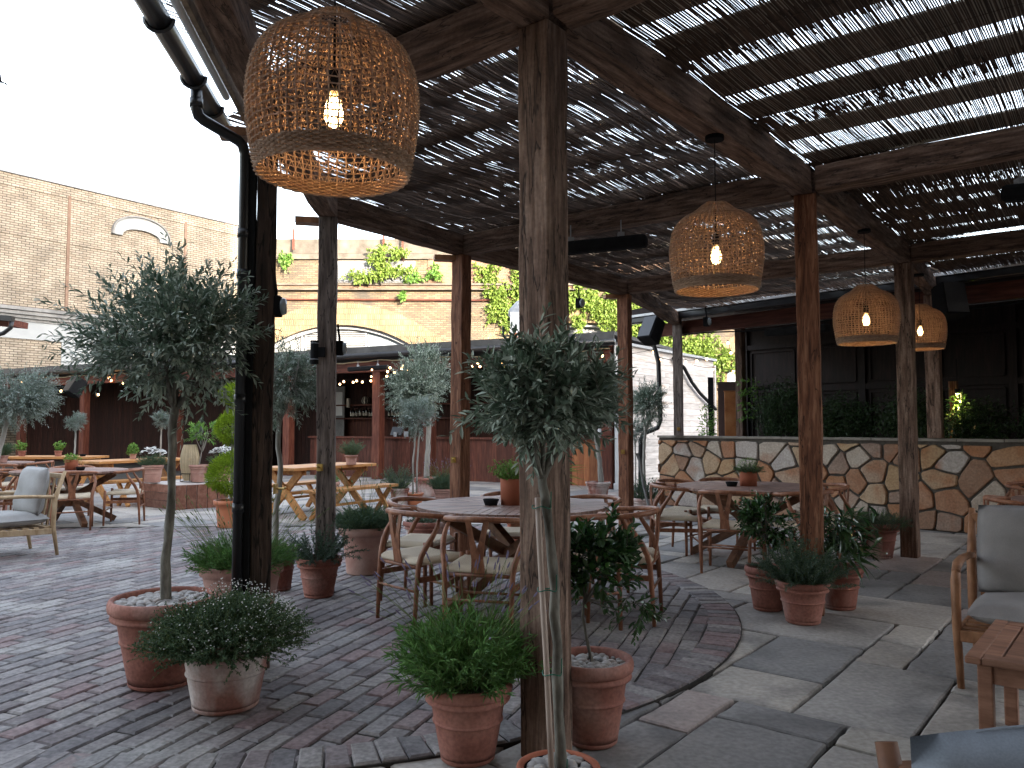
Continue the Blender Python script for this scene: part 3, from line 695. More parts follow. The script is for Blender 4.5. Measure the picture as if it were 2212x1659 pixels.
def tubelight(px, py, d, h, r, label):
    t = thing('wall_light', label, 'light', V(px, py, d))
    MB().lathe([(0,-h/2),(r,-h/2),(r,h/2),(0,h/2)], n=16).build('housing', BLKM, t)
    MB().box((r+.02,0,0), (.06,.04,.08)).build('bracket', BLKM, t)
    m2 = MB()
    for z in (-h*.3, h*.38): m2.tube([(r*1.02*math.cos(a), r*1.02*math.sin(a), z) for a in np.linspace(0, 2*math.pi, 17)], .003, 4)
    m2.build('trim_ring', GREYM, t)
tubelight(680, 761, 6.3, .19, .035, 'black cylinder light on the left of the silver grey post')
tubelight(1327, 826, 16.6, .27, .055, 'black cylinder light on the white end post of the bar')
# ---- rope tied to the far post
t = thing('thick_rope', 'thick rope hanging from the post right of the round table, its end on the floor', 'rope', (p4[0]+.02, p4[1], 0))
MB().tube([(.12,-.03,1.0),(.15,-.04,.9),(.19,-.08,.6),(.26,-.16,.25),(.3,-.25,.05),(.22,-.42,.025),(.08,-.5,.025),(-.02,-.45,.025)], .018, 7).build('rope', CONC, t, True)

# ================================================================ BASKET LAMPS
def basket():
    t = thing('basket_pendant_lamp', '', 'pendant lamp', (0,0,0), 0, 'woven basket lamps hanging under the pergola')
    R = .27
    prof = [(.045,.515),(.07,.512),(.088,.50),(.108,.478),(.140,.455),(.176,.438),(.210,.415),(.236,.385),(.254,.345),(.266,.29),(.270,.23),(.267,.16),(.253,.07),(.236,.0)]
    pz = np.array([p[1] for p in prof])[::-1]; pr = np.array([p[0] for p in prof])[::-1]
    def rad(z): return np.interp(z, pz, pr)
    mb = MB(); NV = 54
    # arc length parameter
    P = np.array(prof); sl = np.r_[0, np.cumsum(np.linalg.norm(np.diff(P, axis=0), axis=1))]
    def at(s): return np.interp(s, sl, P[:, 0]), np.interp(s, sl, P[:, 1])
    for k in range(NV):
        a = 2*math.pi*k/NV+rng.normal()*.008; pts = []
        for q, s in enumerate(np.linspace(0, sl[-1]-.03, 20)):
            r, z = at(s); aa = a+rng.normal()*.006; pts.append((r*math.cos(aa), r*math.sin(aa), z+rng.normal()*.001))
        mb.tube(pts, .0026, 4)
        mb.tube([(p[0]*.985, p[1]*.985, p[2]) for p in pts[1:]], .0020, 3)
    s = .012
    while s < sl[-1]-.055:
        r, z = at(s); n = 124
        a = np.arange(n+1)*2*math.pi/n; wob = .0028*np.cos(a*NV)
        mb.tube(np.stack([(r+.001+wob)*np.cos(a), (r+.001+wob)*np.sin(a), np.full(n+1, z)+.0022*np.sin(a*5+s*40)], 1), .0023, 4, caps=False)
        s += .0195 if s > .1 else .014
    # diagonal inner weave
    for sg in (1, -1):
        for k in range(NV):
            a = 2*math.pi*k/NV; pts = []
            for s in np.linspace(.08, sl[-1]-.05, 34):
                r, z = at(s); aa = a+sg*s*1.9; pts.append(((r-.008)*math.cos(aa), (r-.008)*math.sin(aa), z))
            mb.tube(pts, .0013, 3, caps=False)
    # dense band at the mouth
    for i in range(9):
        z = .001+i*.0062; r = float(rad(z)); n = 150; a = np.arange(n+1)*2*math.pi/n
        mb.tube(np.stack([(r+.004*np.sin(a*38+i*math.pi))*np.cos(a), (r+.004*np.sin(a*38+i*math.pi))*np.sin(a), np.full(n+1, z)], 1), .0042, 4, caps=False)
    mb.build('shade', CORD, t)
    MB().tube([(0,0,.51),(0,0,.30)], .004, 6).lathe([(0,.34),(.02,.335),(.022,.28),(.018,.27),(0,.27)], n=12).build('lamp_holder', BLKM, t)
    bl = MB().lathe([(.012,.27),(.014,.26),(.024,.235),(.031,.205),(.030,.185),(.022,.165),(.008,.155),(0,.154)], n=16).build('bulb', BULB, t, True)
    f = MB()
    for k in range(4):
        a = k*1.57; f.tube([(.012*math.cos(a), .012*math.sin(a), .245), (.014*math.cos(a+.4), .014*math.sin(a+.4), .17)], .0016, 4)
    f.build('filament', FIL, bl)
    MB().tube([(0,0,.49),(0,0,1.0)], .003, 5).build('cord', BLKM, t)
    MB().lathe([(0,0),(.055,0),(.055,.025),(0,.025)], n=24).build('ceiling_rose', BLKM, t, loc=(0,0,1.0))
    return t
def lamp_at(t, px, py_bulb, d, ztop, label, sc=1.0):
    c = V(px, py_bulb, d); t.location = (c.x, c.y, c.z-.205*sc); t.scale = (sc,)*3; t['label'] = label
    for ch in kids(t):
        if ch.name.startswith('cord') or ch.name.startswith('ceiling_rose'):
            L = (ztop-(t.location.z+.49*sc))/sc
            if ch.name.startswith('cord'):
                ch.location.z = .49*(1-L/.51); ch.scale = (1,1,L/.51)
            else: ch.location.z = .49+L-.025
    l = bpy.data.lights.new('lamp_light', 'POINT'); l.energy = .42; l.color = (1, .58, .24); l.shadow_soft_size = .03
    lo = bpy.data.objects.new('lamp_light', l); S.collection.objects.link(lo); lo.location = (c.x, c.y, c.z-.0)
    return t
L0 = basket()
L1 = dup(L0, (0,0,0)); L2 = dup(L0, (0,0,0)); L3 = dup(L0, (0,0,0))
lamp_at(L0, 721, 242, 2.46, 3.10, 'largest nearest basket lamp, beside the open sky', 1.0)
lamp_at(L1, 1547, 553, 4.54, ZB, 'basket lamp hanging from the round ceiling rose between the two front posts', .99)
lamp_at(L2, 1871, 692, 6.75, ZB, 'basket lamp between the two right posts, above the stone wall', .98)
lamp_at(L3, 1988, 716, 8.75, ZB, 'farthest basket lamp, half hidden behind the right post', .98)
# bulbs must not swallow the light they give
# ================================================================ CRAZY PAVED GARDEN WALL
def clip_poly(P, n, d):          # keep p.n <= d
    out = []
    for i in range(len(P)):
        a, b = P[i], P[(i+1) % len(P)]; da, db = a@n-d, b@n-d
        if da <= 0: out.append(a)
        if da*db < 0: out.append(a+(b-a)*da/(da-db))
    return out
def crazy(L, H, cell=.36):
    mb = MB(); sd = []
    nx, nz = int(L/cell)+2, int(H/(cell*.86))+2
    for i in range(-1, nx+1):
        for j in range(-1, nz+1):
            if rng.random() < .12: continue
            sd.append(((i+.5+.85*(rng.random()-.5))*cell*1.05, (j+.5+.85*(rng.random()-.5)+.5*(i % 2)*.6)*cell*.86))
    sd = np.array(sd)
    for i, s in enumerate(sd):
        P = [np.array(q) for q in ((0.004,.012),(L,.012),(L,H-.045),(0.004,H-.045))]
        d = sd-s; dist = np.linalg.norm(d, axis=1)
        for k in np.argsort(dist)[1:22]:
            n = d[k]/dist[k]; P = clip_poly(P, n, s@n+dist[k]/2-.007-.012*rng.random())
            if len(P) < 3: break
        if len(P) < 3: continue
        P = np.array(P); 
        e = np.linalg.norm(P-np.roll(P, -1, 0), axis=1); 
        if e.sum() < .25: continue
        # soften corners, roughen edges
        Q = []
        for k in range(len(P)):
            a, b, c = P[k-1], P[k], P[(k+1) % len(P)]; 
            t = .09; Q += [b+(a-b)*t, b+(c-b)*t+rng.normal(size=2)*.002]
            if np.linalg.norm(c-b) > .15: Q.append((b+c)/2+rng.normal(size=2)*.006)
        Q = np.array(Q); ctr = Q.mean(0); ins = ctr+(Q-ctr)*.93; n = len(Q); pr = .022+.022*rng.random(); tl = rng.normal(size=2)*.03
        v = [(q[0], .0, q[1]) for q in Q]+[(q[0], -pr*.6, q[1]) for q in Q]+[(q[0], -pr+(q-ctr)@tl, q[1]) for q in ins]
        f = [[k+n*l, (k+1) % n+n*l, (k+1) % n+n*(l+1), k+n*(l+1)] for l in (0, 1) for k in range(n)]
        t = rng.random(); mb.add(v, f, t)
        mb.f.append(np.array([[2*n+k for k in range(n)]])+mb.n-3*n); mb.t.append(np.array([t])); mb.m.append(np.array([0]))
    return mb
RW_ = math.atan2(wd[1], wd[0])
SW = thing('stone_garden_wall', 'low wall faced with irregular cream and rust flagstones behind the right round table', 'wall', (wallA[0], wallA[1], 0), RW_)
WL = 9.5
MB().box((WL/2, .17, .575), (WL, .34, 1.15)).build('wall_core', MORT, SW)
crazy(WL, 1.15, .31).build('facing_stones', CRAZY, SW)
mb = MB(); x = -.02
while x < WL:
    l = .45+.35*rng.random(); mb.box((x+l/2, .165, 1.168+rng.normal()*.001), (l-.006, .40, .035)); x += l
mb.build('coping', COPE, SW, bevel=.004)
# ---------------- dark shelter behind it
def WP(s, y, z): return (s, y, z)
DS = thing('dark_timber_shelter', 'dark panelled timber shelter behind the flagstone wall, in deep shade', 'shelter', (wallA[0], wallA[1], 0), RW_)
D2 = 3.0
sB = PW(1606, 800, wallA+np.array([.758,.652])*D2, wd)[0]
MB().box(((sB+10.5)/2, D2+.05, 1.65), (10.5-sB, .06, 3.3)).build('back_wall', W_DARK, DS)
mb = MB()
for s in np.arange(sB+.06, 10, 1.18):
    mb.box((s, D2-.02, 1.65), (.12, .07, 3.2), tint=rng.random())
    for z in (1.0, 2.05, 2.9): mb.box((s+.59, D2-.02, z), (1.06, .05, .1), tint=rng.random())
    for z0, z1 in ((1.08, 2.0), (2.1, 2.85)):
        for q in (s+.13, s+1.05): mb.box((q, D2-.005, (z0+z1)/2), (.03, .03, z1-z0-.1))
        for q in (z0+.05, z1-.05): mb.box((s+.59, D2-.005, q), (.9, .03, .03))
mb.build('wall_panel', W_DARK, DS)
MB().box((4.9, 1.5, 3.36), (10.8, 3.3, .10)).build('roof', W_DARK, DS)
MB().box((4.85, .12, 3.02), (10.7, .10, .22)).build('fascia_beam', W_REDX, DS)
MB().box((4.85, -.14, 3.20), (10.9, .13, .11)).build('gutter', BLACK, DS, bevel=.02)
MB().box((4.85, -.17, 3.275), (10.9, .12, .04)).build('gutter_edge', WHITE, DS)
mb = MB()
for s in (2.2, 3.6, 4.9, 6.3, 7.6): mb.box((s, -.15, 3.285), (.06,.15,.04))
mb.build('gutter_clip', WHITE, DS)
s_, z_ = PW(1599, 760, wallA+np.array([.758,.652])*1.2, wd)
MB().box((s_, 1.2, 1.6), (.13, .13, 3.2)).build('post', W_OLDZ, DS)
MB().tube([(s, .04, 2.86+.03*math.sin(s*2.2)) for s in np.linspace(.2, 8, 40)], .012, 5).build('cable', BLKM, DS)
# far roof corner downpipe by the wall's left end
mb = MB().tube([(-.1,-.1,3.1),(-.05,-.05,2.75),(.02,-.02,2.45),(.05,-.02,1.45),(.0,-.03,1.32),(-.28,-.06,1.22),(-.36,-.06,1.12),(-.38,-.06,0)], .04, 10)
mb.build('downpipe', BLACK, DS, True)
# corten planter boxes beyond the wall
for (x0, y0, x1, y1, m, lb, d) in ((1552,827,1612,960,CORTEND,'tall dark rusted steel box behind the wall',14.6),(1566,846,1611,960,CORTEN,'orange rusted steel box in front of the darker one',14.2)):
    a = V(x0, y0, d); b = V(x1, y1, d)
    t = thing('corten_box', lb, 'steel box', ((a.x+b.x)/2, d, 0), -.3)
    MB().box((0,0,a.z/2), (b.x-a.x, .30, a.z)).build('steel_body', m, t, bevel=.01)
    MB().box((0,0,a.z+.006), (b.x-a.x+.03, .33, .012)).build('rim', m, t)
# black steel gate
a = V(1535, 823, 15.4)
t = thing('black_gate', 'black steel bar gate beyond the left end of the flagstone wall', 'gate', (a.x, a.y, 0), -.35)
gx = 1.1
MB().box((0,0,1.15),(.1,.08,2.3)).box((.22,0,1.05),(.15,.05,2.1)).build('gate_post', BLKM, t)
mb = MB()
for k in range(7): mb.box((.36+k*.13,0,1.05),(.022,.022,2.0))
for z in (2.06, .12): mb.box((.62,0,z),(1.0,.03,.05))
mb.build('bar_panel', BLKM, t)

# ================================================================ SILVER CLAD WALL
c0 = np.array([2.36, 17.0]); c1 = np.array([5.5, 21.4]); cd = (c1-c0)/np.linalg.norm(c1-c0)
t = thing('clad_wall', 'silvery horizontal board wall at the right end of the bar', 'wall', (*c0, 0), math.atan2(cd[1], cd[0]))
mb = MB(); LL = np.linalg.norm(c1-c0)
for k in range(21):
    x = 0
    while x < LL:
        l = min(LL-x, 1.2+1.8*rng.random()); mb.box((x+l/2, .03+rng.normal()*.002, .075+k*.148), (l-.004, .03, .142)); x += l
mb.build('cladding', W_CLAD, t)
MB().box((LL/2, .14, 1.55),(LL,.16,3.1)).build('wall_core', W_DARK, t)
MB().box((LL/2, .08, 3.14),(LL+.1,.3,.06)).build('coping', GREYM, t)
MB().box((LL+.06, .08, 1.5),(.1,.2,3.0)).build('end_board', W_CLAD, t)
MB().tube([(2.6,-.06,3.0),(3.2,-.08,2.8),(3.7,-.08,2.45),(4.2,-.08,2.2),(4.9,-.08,1.95),(5.35,-.06,1.8)], .045, 7).build('cable_bundle', BLKM, t, True)
# white end post of the bar
t = thing('white_post', 'slim white post where the bar meets the silvery wall', 'post', (2.27, 16.95, 0))
MB().box((0,0,1.55),(.12,.12,3.1)).build('shaft', WHITE, t); MB().box((0,0,.06),(.18,.18,.12)).build('foot', WHITE, t)

# ================================================================ BAR SHELTER
bu = np.array([.875, -.484]); bn = np.array([.484, .875]); bR = np.array([2.15, 16.98]); BL_ = 34.0; bO = bR-bu*BL_
RB = math.atan2(bu[1], bu[0])
def bs(px, py=1000, off=0.0): return PW(px, py, bO+bn*off, bu)
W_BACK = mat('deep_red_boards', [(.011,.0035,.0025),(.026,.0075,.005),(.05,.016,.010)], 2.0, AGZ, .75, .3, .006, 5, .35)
ROOFG = mat('roofing_felt', [(.06,.058,.058),(.11,.108,.105)], 3, rough=.9, bump=.2)
BAR = thing('bar_shelter', 'long low red stained timber bar and shelter across the back of the courtyard', 'shelter', (*bO, 0), RB)
MB().box((BL_/2, 1.9, 3.33), (BL_+.3, 4.2, .08)).build('roof', ROOFG, BAR)
MB().box((BL_/2, -.22, 3.25), (BL_+.3, .03, .20)).build('roof_edge', ROOFG, BAR)
MB().tube([(9, -.30, 3.13), (BL_+.2, -.30, 3.13)], .07, 10).build('gutter', BLACK, BAR, True)
beamz = 2.86
hb = MB()
for k in range(8):
    x0 = k*BL_/8; hb.box((x0+BL_/16, .0, beamz), (BL_/8-.02, .16, .26))
hb.build('fascia_beam', W_REDX, BAR, bevel=.01)
MB().tube([(x, -.10, 3.0+.018*math.sin(x*3)+.012*math.sin(x*7.3)) for x in np.linspace(2, BL_, 160)], .016, 5).build('hessian_edge', WICK, BAR)
mb = MB()
sL = bs(420)[0]
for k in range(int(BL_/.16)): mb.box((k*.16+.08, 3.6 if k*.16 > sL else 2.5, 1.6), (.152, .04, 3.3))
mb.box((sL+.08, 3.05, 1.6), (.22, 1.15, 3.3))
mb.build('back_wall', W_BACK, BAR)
mb = MB(); mb.box((BL_-.03, 1.8, 1.6), (.06, 3.6, 3.2)); mb.build('side_wall', W_RED, BAR)
for px in (40, 176, 380, 619, 813, 925, 1312, -80):
    s, z = bs(px); wdt = .24 if px != 380 else .2
    MB().box((s, .06, beamz/2-.06), (wdt, .22, beamz-.13)).build('post', W_RED, BAR, bevel=.012)
s0 = bs(640)[0]; s1 = BL_-.05
ct = MB()
n = int((s1-s0)/.14)
sO = bs(1212)[0]
for k in range(n): q = s0+(k+.5)*(s1-s0)/n; ct.box((q, .55, .51), ((s1-s0)/n-.004, .04, 1.02), mi=int(q > sO))
cn = ct.build('bar_counter', [W_RED, W_CNT], BAR)  # warm light on the right end is painted in as orange boards
MB().box(((s0+s1)/2, .68, 1.045), (s1-s0+.1, .42, .05)).build('counter_top', W_RED, cn, bevel=.006)
# left bay half height boards
sa, sb = bs(25)[0], bs(165)[0]
# shelves and reed panel behind the counter
off = 3.45
for px0, px1 in ((733, 1290),):
    a = PW(px0, 865, bO+bn*off, bu); b = PW(px1, 865, bO+bn*off, bu)
    zz1, zz2 = 2.0, 1.58
    for z in (zz1, zz2): MB().box(((a[0]+b[0])/2, off-.05, z), (b[0]-a[0], .28, .045)).build('shelf', W_REDX, BAR)
    mb = MB(); x = a[0]
    while x < b[0]: mb.box((x, off+.09, 1.25), (.03,.02,.62)); x += .042
    mb.build('reed_panel', W_RED, BAR)
a = PW(716, 865, bO+bn*3.3, bu)[0]; b = PW(742, 865, bO+bn*3.3, bu)[0]
MB().box(((a+b)/2-.05, 3.35, 1.5), (b-a+.12, .05, 2.2)).build('pale_doorway', CONC, BAR)
MB().box(((a+b)/2+.05, 3.31, 2.05), (.3, .02, .75)).build('notice_board', WHITE, BAR)
a = PW(690, 940, bO+bn*2.6, bu)
MB().box((a[0], 2.6, 1.7), (.16, .05, 1.5)).build('tool_board', W_JOIST, BAR)
# bottles
def bottle():
    t = thing('wine_bottle', '', 'bottle', (0,0,0), 0, 'dark bottles on the bar shelves')
    MB().lathe([(0,0),(.038,0),(.038,.19),(.03,.22),(.014,.25),(.014,.30),(0,.30)], n=12).build('glass', GLASS, t, True)
    MB().lathe([(.0386,.06),(.0386,.15)], n=12).build('paper_label', LABELM, t); return t
def at_bar(s, off_, z): return Vector((*(bO+bu*s+bn*off_), z))
bt = bottle(); first = True
for i, px in enumerate((757,762,768,776,784,790,797,803,839,846,853,860,867,874)):
    s = PW(px, 895, bO+bn*3.3, bu)[0]; loc = at_bar(s, 3.34, 1.603)
    lb = ('dark wine bottle on the lower bar shelf, left of the red post', 'dark wine bottle on the lower bar shelf, right of the red post')[i >= 8]
    if first: bt.location = loc; bt['label'] = lb; first = False
    else: dup(bt, loc, 0, lb, scale=(1,1,.85+.3*rng.random()))
for px in (705, 712, 718):
    s = PW(px, 940, bO+bn*.7, bu)[0]; dup(bt, at_bar(s, .7, 1.071), 0, 'bottle standing on the bar counter beside the pale doorway')
s = PW(886/1.0, 860, bO+bn*3.3, bu)[0]
s = PW(780+0, 860, bO+bn*3.3, bu)[0]
vz = thing('striped_vase', 'round black and cream striped vase on the upper bar shelf', 'vase', at_bar(s+.12, 3.38, 2.023))
mb = MB()
for k in range(16):
    a0 = k*math.pi/8; P = [(.06,0),(.12,.06),(.13,.12),(.10,.20),(.06,.24)]
    mb.add([(r*math.cos(a0+j*math.pi/8), r*math.sin(a0+j*math.pi/8), z) for r, z in P for j in (0, 1)], [[2*i, 2*i+1, 2*i+3, 2*i+2] for i in range(4)], mi=k % 2)
mb.build('body', [BLKM, LABELM], vz)
s = PW(758, 860, bO+bn*3.3, bu)[0]
t = thing('shelf_lamp', 'small cream cylinder lamp at the end of the upper bar shelf', 'lamp', at_bar(s, 3.18, 1.93))
MB().lathe([(0,0),(.055,0),(.055,.28),(0,.28)], n=14).build('shade', LABELM, t)
s, z = PW(852, 935, bO+bn*.66, bu)
t = thing('till_screen', 'black tablet till tilted on a stand on the bar counter', 'till', at_bar(s, .70, 1.071), RB)
MB().box((0,0,.16), (.36,.02,.24)).build('screen', BLACK, t, rot=(-.45,0,0)); MB().box((0,.05,.06), (.1,.12,.12)).build('stand', GREYM, t)
t = thing('card_reader', 'small pale framed payment screen on the counter right of the till', 'card reader', at_bar(s+.42, .62, 1.071), RB)
MB().box((0,0,.07), (.13,.03,.12)).build('screen_body', BLACK, t); MB().box((0,-.018,.07), (.145,.004,.135)).build('rim', GREYM, t)
for px, lb in ((1280,'white enamel jug left of its twin on the bar counter end'),(1296,'second pale jug, at the very end of the bar counter')):
    s = PW(px, 940, bO+bn*.6, bu)[0]; t = thing('pale_jug', lb, 'jug', at_bar(s, .62, 1.071))
    MB().lathe([(0,0),(.07,0),(.1,.08),(.09,.16),(.05,.2),(.055,.22)], n=16).build('body', WHITE, t, True)
    MB().tube([(.08,0,.17),(.13,0,.14),(.12,0,.08),(.09,0,.06)], .008, 6).build('handle', WHITE, t)

# ---------------- festoon lights
def festoon(pts, label, wire=True, r=.028, off=.8):
    t = None
    P = []
    for (px, py, d) in pts: P.append(V(px, py, d))
    t = thing('festoon_lights', label, 'string lights', P[0]); o0 = t.location
    b0 = None
    for p in P:
        q = p-o0
        if b0 is None:
            b0 = MB().lathe([(0,-r),(r*.7,-r*.6),(r,0),(r*.8,r*.6),(r*.4,r)], n=10).build('bulb', SBULB, t, True, loc=q); s0_ = MB().lathe([(r*.45,r*.9),(r*.5,r*2),(0,r*2.1)], n=8).build('socket', BLKM, b0)
        else:
            c = b0.copy(); S.collection.objects.link(c); c.parent = t; c.location = q
            c2 = s0_.copy(); S.collection.objects.link(c2); c2.parent = c
    if wire:
        W_ = []
        for a, b in zip(P[:-1], P[1:]):
            for k in range(6):
                u = k/6; m = a.lerp(b, u)-o0; W_.append((m.x, m.y, m.z+r*2-.10*math.sin(math.pi*u)*min(1, (b-a).length/2)))
        W_.append((P[-1].x-o0.x, P[-1].y-o0.y, P[-1].z-o0.z+r*2)); MB().tube(W_, .005, 4).build('wire', BLKM, t)
    return t
def z6(L, d): return [((780+x/6.32)*.8848, (880+y/6.32)*.8848, d) for x, y in L]
festoon(z6([(315,368),(375,328),(520,338),(573,316),(662,333),(792,316)], 20.0), 'string of warm bulbs over the bottle shelves')
festoon(z6([(810,145),(800,250)], 18.3), 'pair of bulbs hanging under the black bar heater', r=.02)
festoon(z6([(1040,245),(1050,175),(1088,115),(1155,190),(1268,130),(1283,85),(1345,155)], 18.2), 'cluster of warm bulbs just left of the middle olive trees')
def z5(L, d): return [((x/5.53)*.8848, (740+y/5.53)*.8848, d) for x, y in L]
festoon(z5([(295,1075),(565,1140),(825,1188)], 26.5), 'warm bulbs in the left bay of the shelter', r=.04)
festoon(z5([(1325,1237),(1475,1010),(1497,1045),(1662,1078),(1745,1045),(1970,1120)], 25.0), 'warm bulbs behind the left edge of the big olive tree', r=.04)
def z3(L, d): return [((600+x/3.16)*.8848, (450+y/3.16)*.8848, d) for x, y in L]
festoon(z3([(1750,1405),(1790,1385),(1807,1405),(1870,1425),(1925,1445),(1977,1375),(2010,1392)], 17.2), 'warm bulbs under the bar roof left of the central olive tree')
def zz(L, ds): return [((1200+x/3.16)*.8848, (600+y/3.16)*.8848, d) for (x, y), d in zip(L, ds)]
festoon(zz([(85,900),(25,970)], [16.6]*2), 'two bulbs glimpsed behind the central olive crown')
festoon(zz([(855,850),(1250,820),(1300,882),(1497,898),(1583,890),(1660,875),(1847,828),(1825,752)], [16.8,17,17,17.5,18,18,17,16.4]), 'string of pale bulbs in front of the silvery wall', r=.03)
festoon(zz([(1547,935),(1708,955),(1865,970)], [18,18,18]), 'lower string of pale bulbs towards the gate', r=.026)

# ================================================================ BIG CREAM BRICK WALL (left)
LA = np.array([-20.2, 31.0]); LB = np.array([-13.2, 40.4]); ld = (LB-LA)/np.linalg.norm(LB-LA)
LW = thing('cream_brick_warehouse', 'tall cream brick warehouse wall with a white arched window hood, at the left', 'building', (*LA, 0), math.atan2(ld[1], ld[0]))
def lw(px, py): return PW(px, py, LA, ld)
zt = (lw(0,368)[1]+lw(530,492)[1])/2; z1 = lw(0,397)[1]; z2 = lw(0,501)[1]
sE = 11.9
MB().box(((sE-14)/2, .4, zt/2), (sE+14, .8, zt)).build('brick_wall', BR_CREAM, LW)
MB().box(((sE-14)/2, -.02, (z1+zt)/2), (sE+14, .06, zt-z1)).build('parapet_band', BR_CREAM, LW)
s1, s2, s3 = lw(149, 450)[0], lw(400, 500)[0], lw(265, 549)[0]
MB().box(((s3-14)/2, -.012, (z2+z1)/2), (s3+14, .03, z1-z2-.01)).build('brick_panel', BR_CREAM, LW)
MB().box(((lw(340,563)[0]+sE)/2, -.012, (z2+z1)/2), (sE-lw(340,563)[0], .03, z1-z2-.01)).build('brick_panel', BR_CREAM, LW)
BRN = mat('groove_shade_brown', [(.16,.10,.07),(.24,.16,.12)], 5, rough=.8)
for s in (s1, s2): MB().box((s, -.03, (lw(149,672)[1]+z1)/2+.05), (.12, .06, z1-lw(149,672)[1]+.15)).build('groove_shade_strip', BRN, LW)  # shade of the vertical grooves put in as dark brown strips
MB().box(((sE-14)/2, .38, zt+.08), (sE+14.1, 1.0, .18)).build('coping', GREYM, LW)
# hood mould
pa, pm_, pc = lw(242, 505), lw(291, 470), lw(361, 528)
hx, hr = (pa[0]+pc[0])/2, (pc[0]-pa[0])/2; hz0 = pa[1]-.0; hh = pm_[1]-hz0
P = []; Q = []
for a in np.linspace(math.pi, 0, 25): P.append((hx+hr*math.cos(a), hz0+hh*math.sin(a)**.75)); Q.append((hx+hr*.68*math.cos(a), hz0+(hh-.55)*math.sin(a)**.8))
def arcband(P, Q, y0, y1, name, m, par):
    n = len(P); v = [(p[0], y0, p[1]) for p in P]+[(q[0], y0, q[1]) for q in Q]+[(p[0], y1, p[1]) for p in P]+[(q[0], y1, q[1]) for q in Q]
    f = []
    for i in range(n-1): f += [[i, i+1, n+i+1, n+i], [2*n+i+1, 2*n+i, 3*n+i, 3*n+i+1], [i, 2*n+i, 2*n+i+1, i+1], [n+i, n+i+1, 3*n+i+1, 3*n+i]]
    f += [[0, n, 3*n, 2*n], [n-1, 3*n-1, 4*n-1, 2*n-1]]
    return MB().add(v, f).build(name, m, par)
arcband(P, Q, -.14, .02, 'arched_window_hood', WREND, LW)
P2 = [(hx+(p[0]-hx)*1.05, hz0+(p[1]-hz0)*1.06) for p in P]; Q2 = [(hx+(p[0]-hx)*.99, hz0+(p[1]-hz0)*.985) for p in P]
arcband(P2, Q2, -.22, .02, 'hood_moulding', CONC, LW)
zc0, zc1 = lw(0,698)[1], lw(0,659)[1]; zr = lw(0,728)[1]
mb = MB()
sc_ = lw(262,684)[0]
for k, (dz, pj) in enumerate(((0,.30),(.16,.24),(.30,.16),(.42,.08))):
    mb.box(((sE-14)/2, -pj/2, zc1-dz-.07), (sE+14, pj, .135))
mb.build('cornice', CONC, LW)
MB().box(((sE-14)/2, -.02, (zc1-.5+zr)/2), (sE+14, .05, zc1-.5-zr)).build('white_render_band', WREND, LW)
sx0, sx1 = lw(131, 790)[0], lw(196, 800)[0]
MB().box(((sx0+sx1)/2+.6, -.02, zr-.62), (sx1-sx0+1.2, .05, 1.24)).build('white_render_block', WREND, LW)
# small roof corner at far left
a = V(-60, 690, 15); b = V(40, 700, 15)
t = thing('roof_corner', 'corner of a tiled roof with black gutter poking in at the left edge', 'roof', a)
q = b-a
MB().bar((0,0,0), q, .6, .12).build('eaves_board', W_REDX, t)
MB().bar((0,-.36,.05), (q.x+.12,-.36,q.z+.05), .12, .10).build('gutter', BLACK, t)
MB().tube([(q.x+.1,-.36,q.z+.0),(q.x+.08,-.36,q.z-.12),(q.x-.05,-.36,q.z-.22),(0,-.36,-.5),(-.1,-.36,-.8)], .04, 8).build('downpipe', BLACK, t, True)

# ================================================================ BRICK RAILWAY VIADUCT
VD = 41.0; mpp = VD/FPX
def vx(px, py): p = V(px, py, VD); return p.x, p.z
VIA = thing('railway_viaduct', 'sunlit old stock brick railway viaduct with arches and ivy behind the bar', 'viaduct', (0, VD, 0))
X0, X1 = -14.5, 16; ztop = vx(740, 560)[1]
arches = []
for px, py in ((737, 702), (1263, 697), (1790, 702)):
    x, z = vx(px, py); arches.append((x, z, 6.9))
def intr(x):
    z = 0.
    for ax, az, r in arches:
        if abs(x-ax) < 5.4: z = az-r+math.sqrt(r*r-(x-ax)**2)
    return z
mb = MB(); xs = np.linspace(X0, X1, 200); v = []; f = []
for i in range(len(xs)-1):
    zl, zr_ = intr(xs[i]), intr(xs[i+1]); b = len(v)
    v += [(xs[i],0,zl),(xs[i+1],0,zr_),(xs[i+1],0,ztop),(xs[i],0,ztop),(xs[i],1.2,zl),(xs[i+1],1.2,zr_)]
    f += [[b,b+1,b+2,b+3],[b,b+4,b+5,b+1]]
mb.add(v, f); mb.build('brick_wall', BR_STOCK, VIA)
MB().box(((X0+X1)/2, 3, ztop/2+.5), (X1-X0, 3, ztop-1)).build('viaduct_body', W_DARK, VIA)
for ax, az, r in arches:
    th = np.linspace(-.85, .85, 40); P = [(ax+(r+1.15)*math.sin(a), az-r+(r+1.15)*math.cos(a)) for a in th]; Q = [(ax+(r+.0)*math.sin(a), az-r+(r+.0)*math.cos(a)) for a in th]
    arcband(P, Q, -.05, .02, 'arch_ring', BR_ARCH, VIA)
    fr = MB(); P = [(ax+(r-.01)*math.sin(a), az-r+(r-.01)*math.cos(a)) for a in th]; Q = [(ax+(r-.18)*math.sin(a), az-r+(r-.18)*math.cos(a)) for a in th]
    arcband(P, Q, .25, .5, 'arch_frame', GREYM, VIA)
def band(z, h, pj, m, name, x0=X0, x1=X1): MB().box(((x0+x1)/2, -pj/2, z), (x1-x0, pj, h)).build(name, m, VIA)
z_a = vx(740, 616)[1]; band(z_a, .1, .3, VCONC, 'string_course'); band(z_a-.14, .16, .2, BR_RED, 'brick_course'); band(z_a-.26, .06, .26, VCONC, 'string_course')
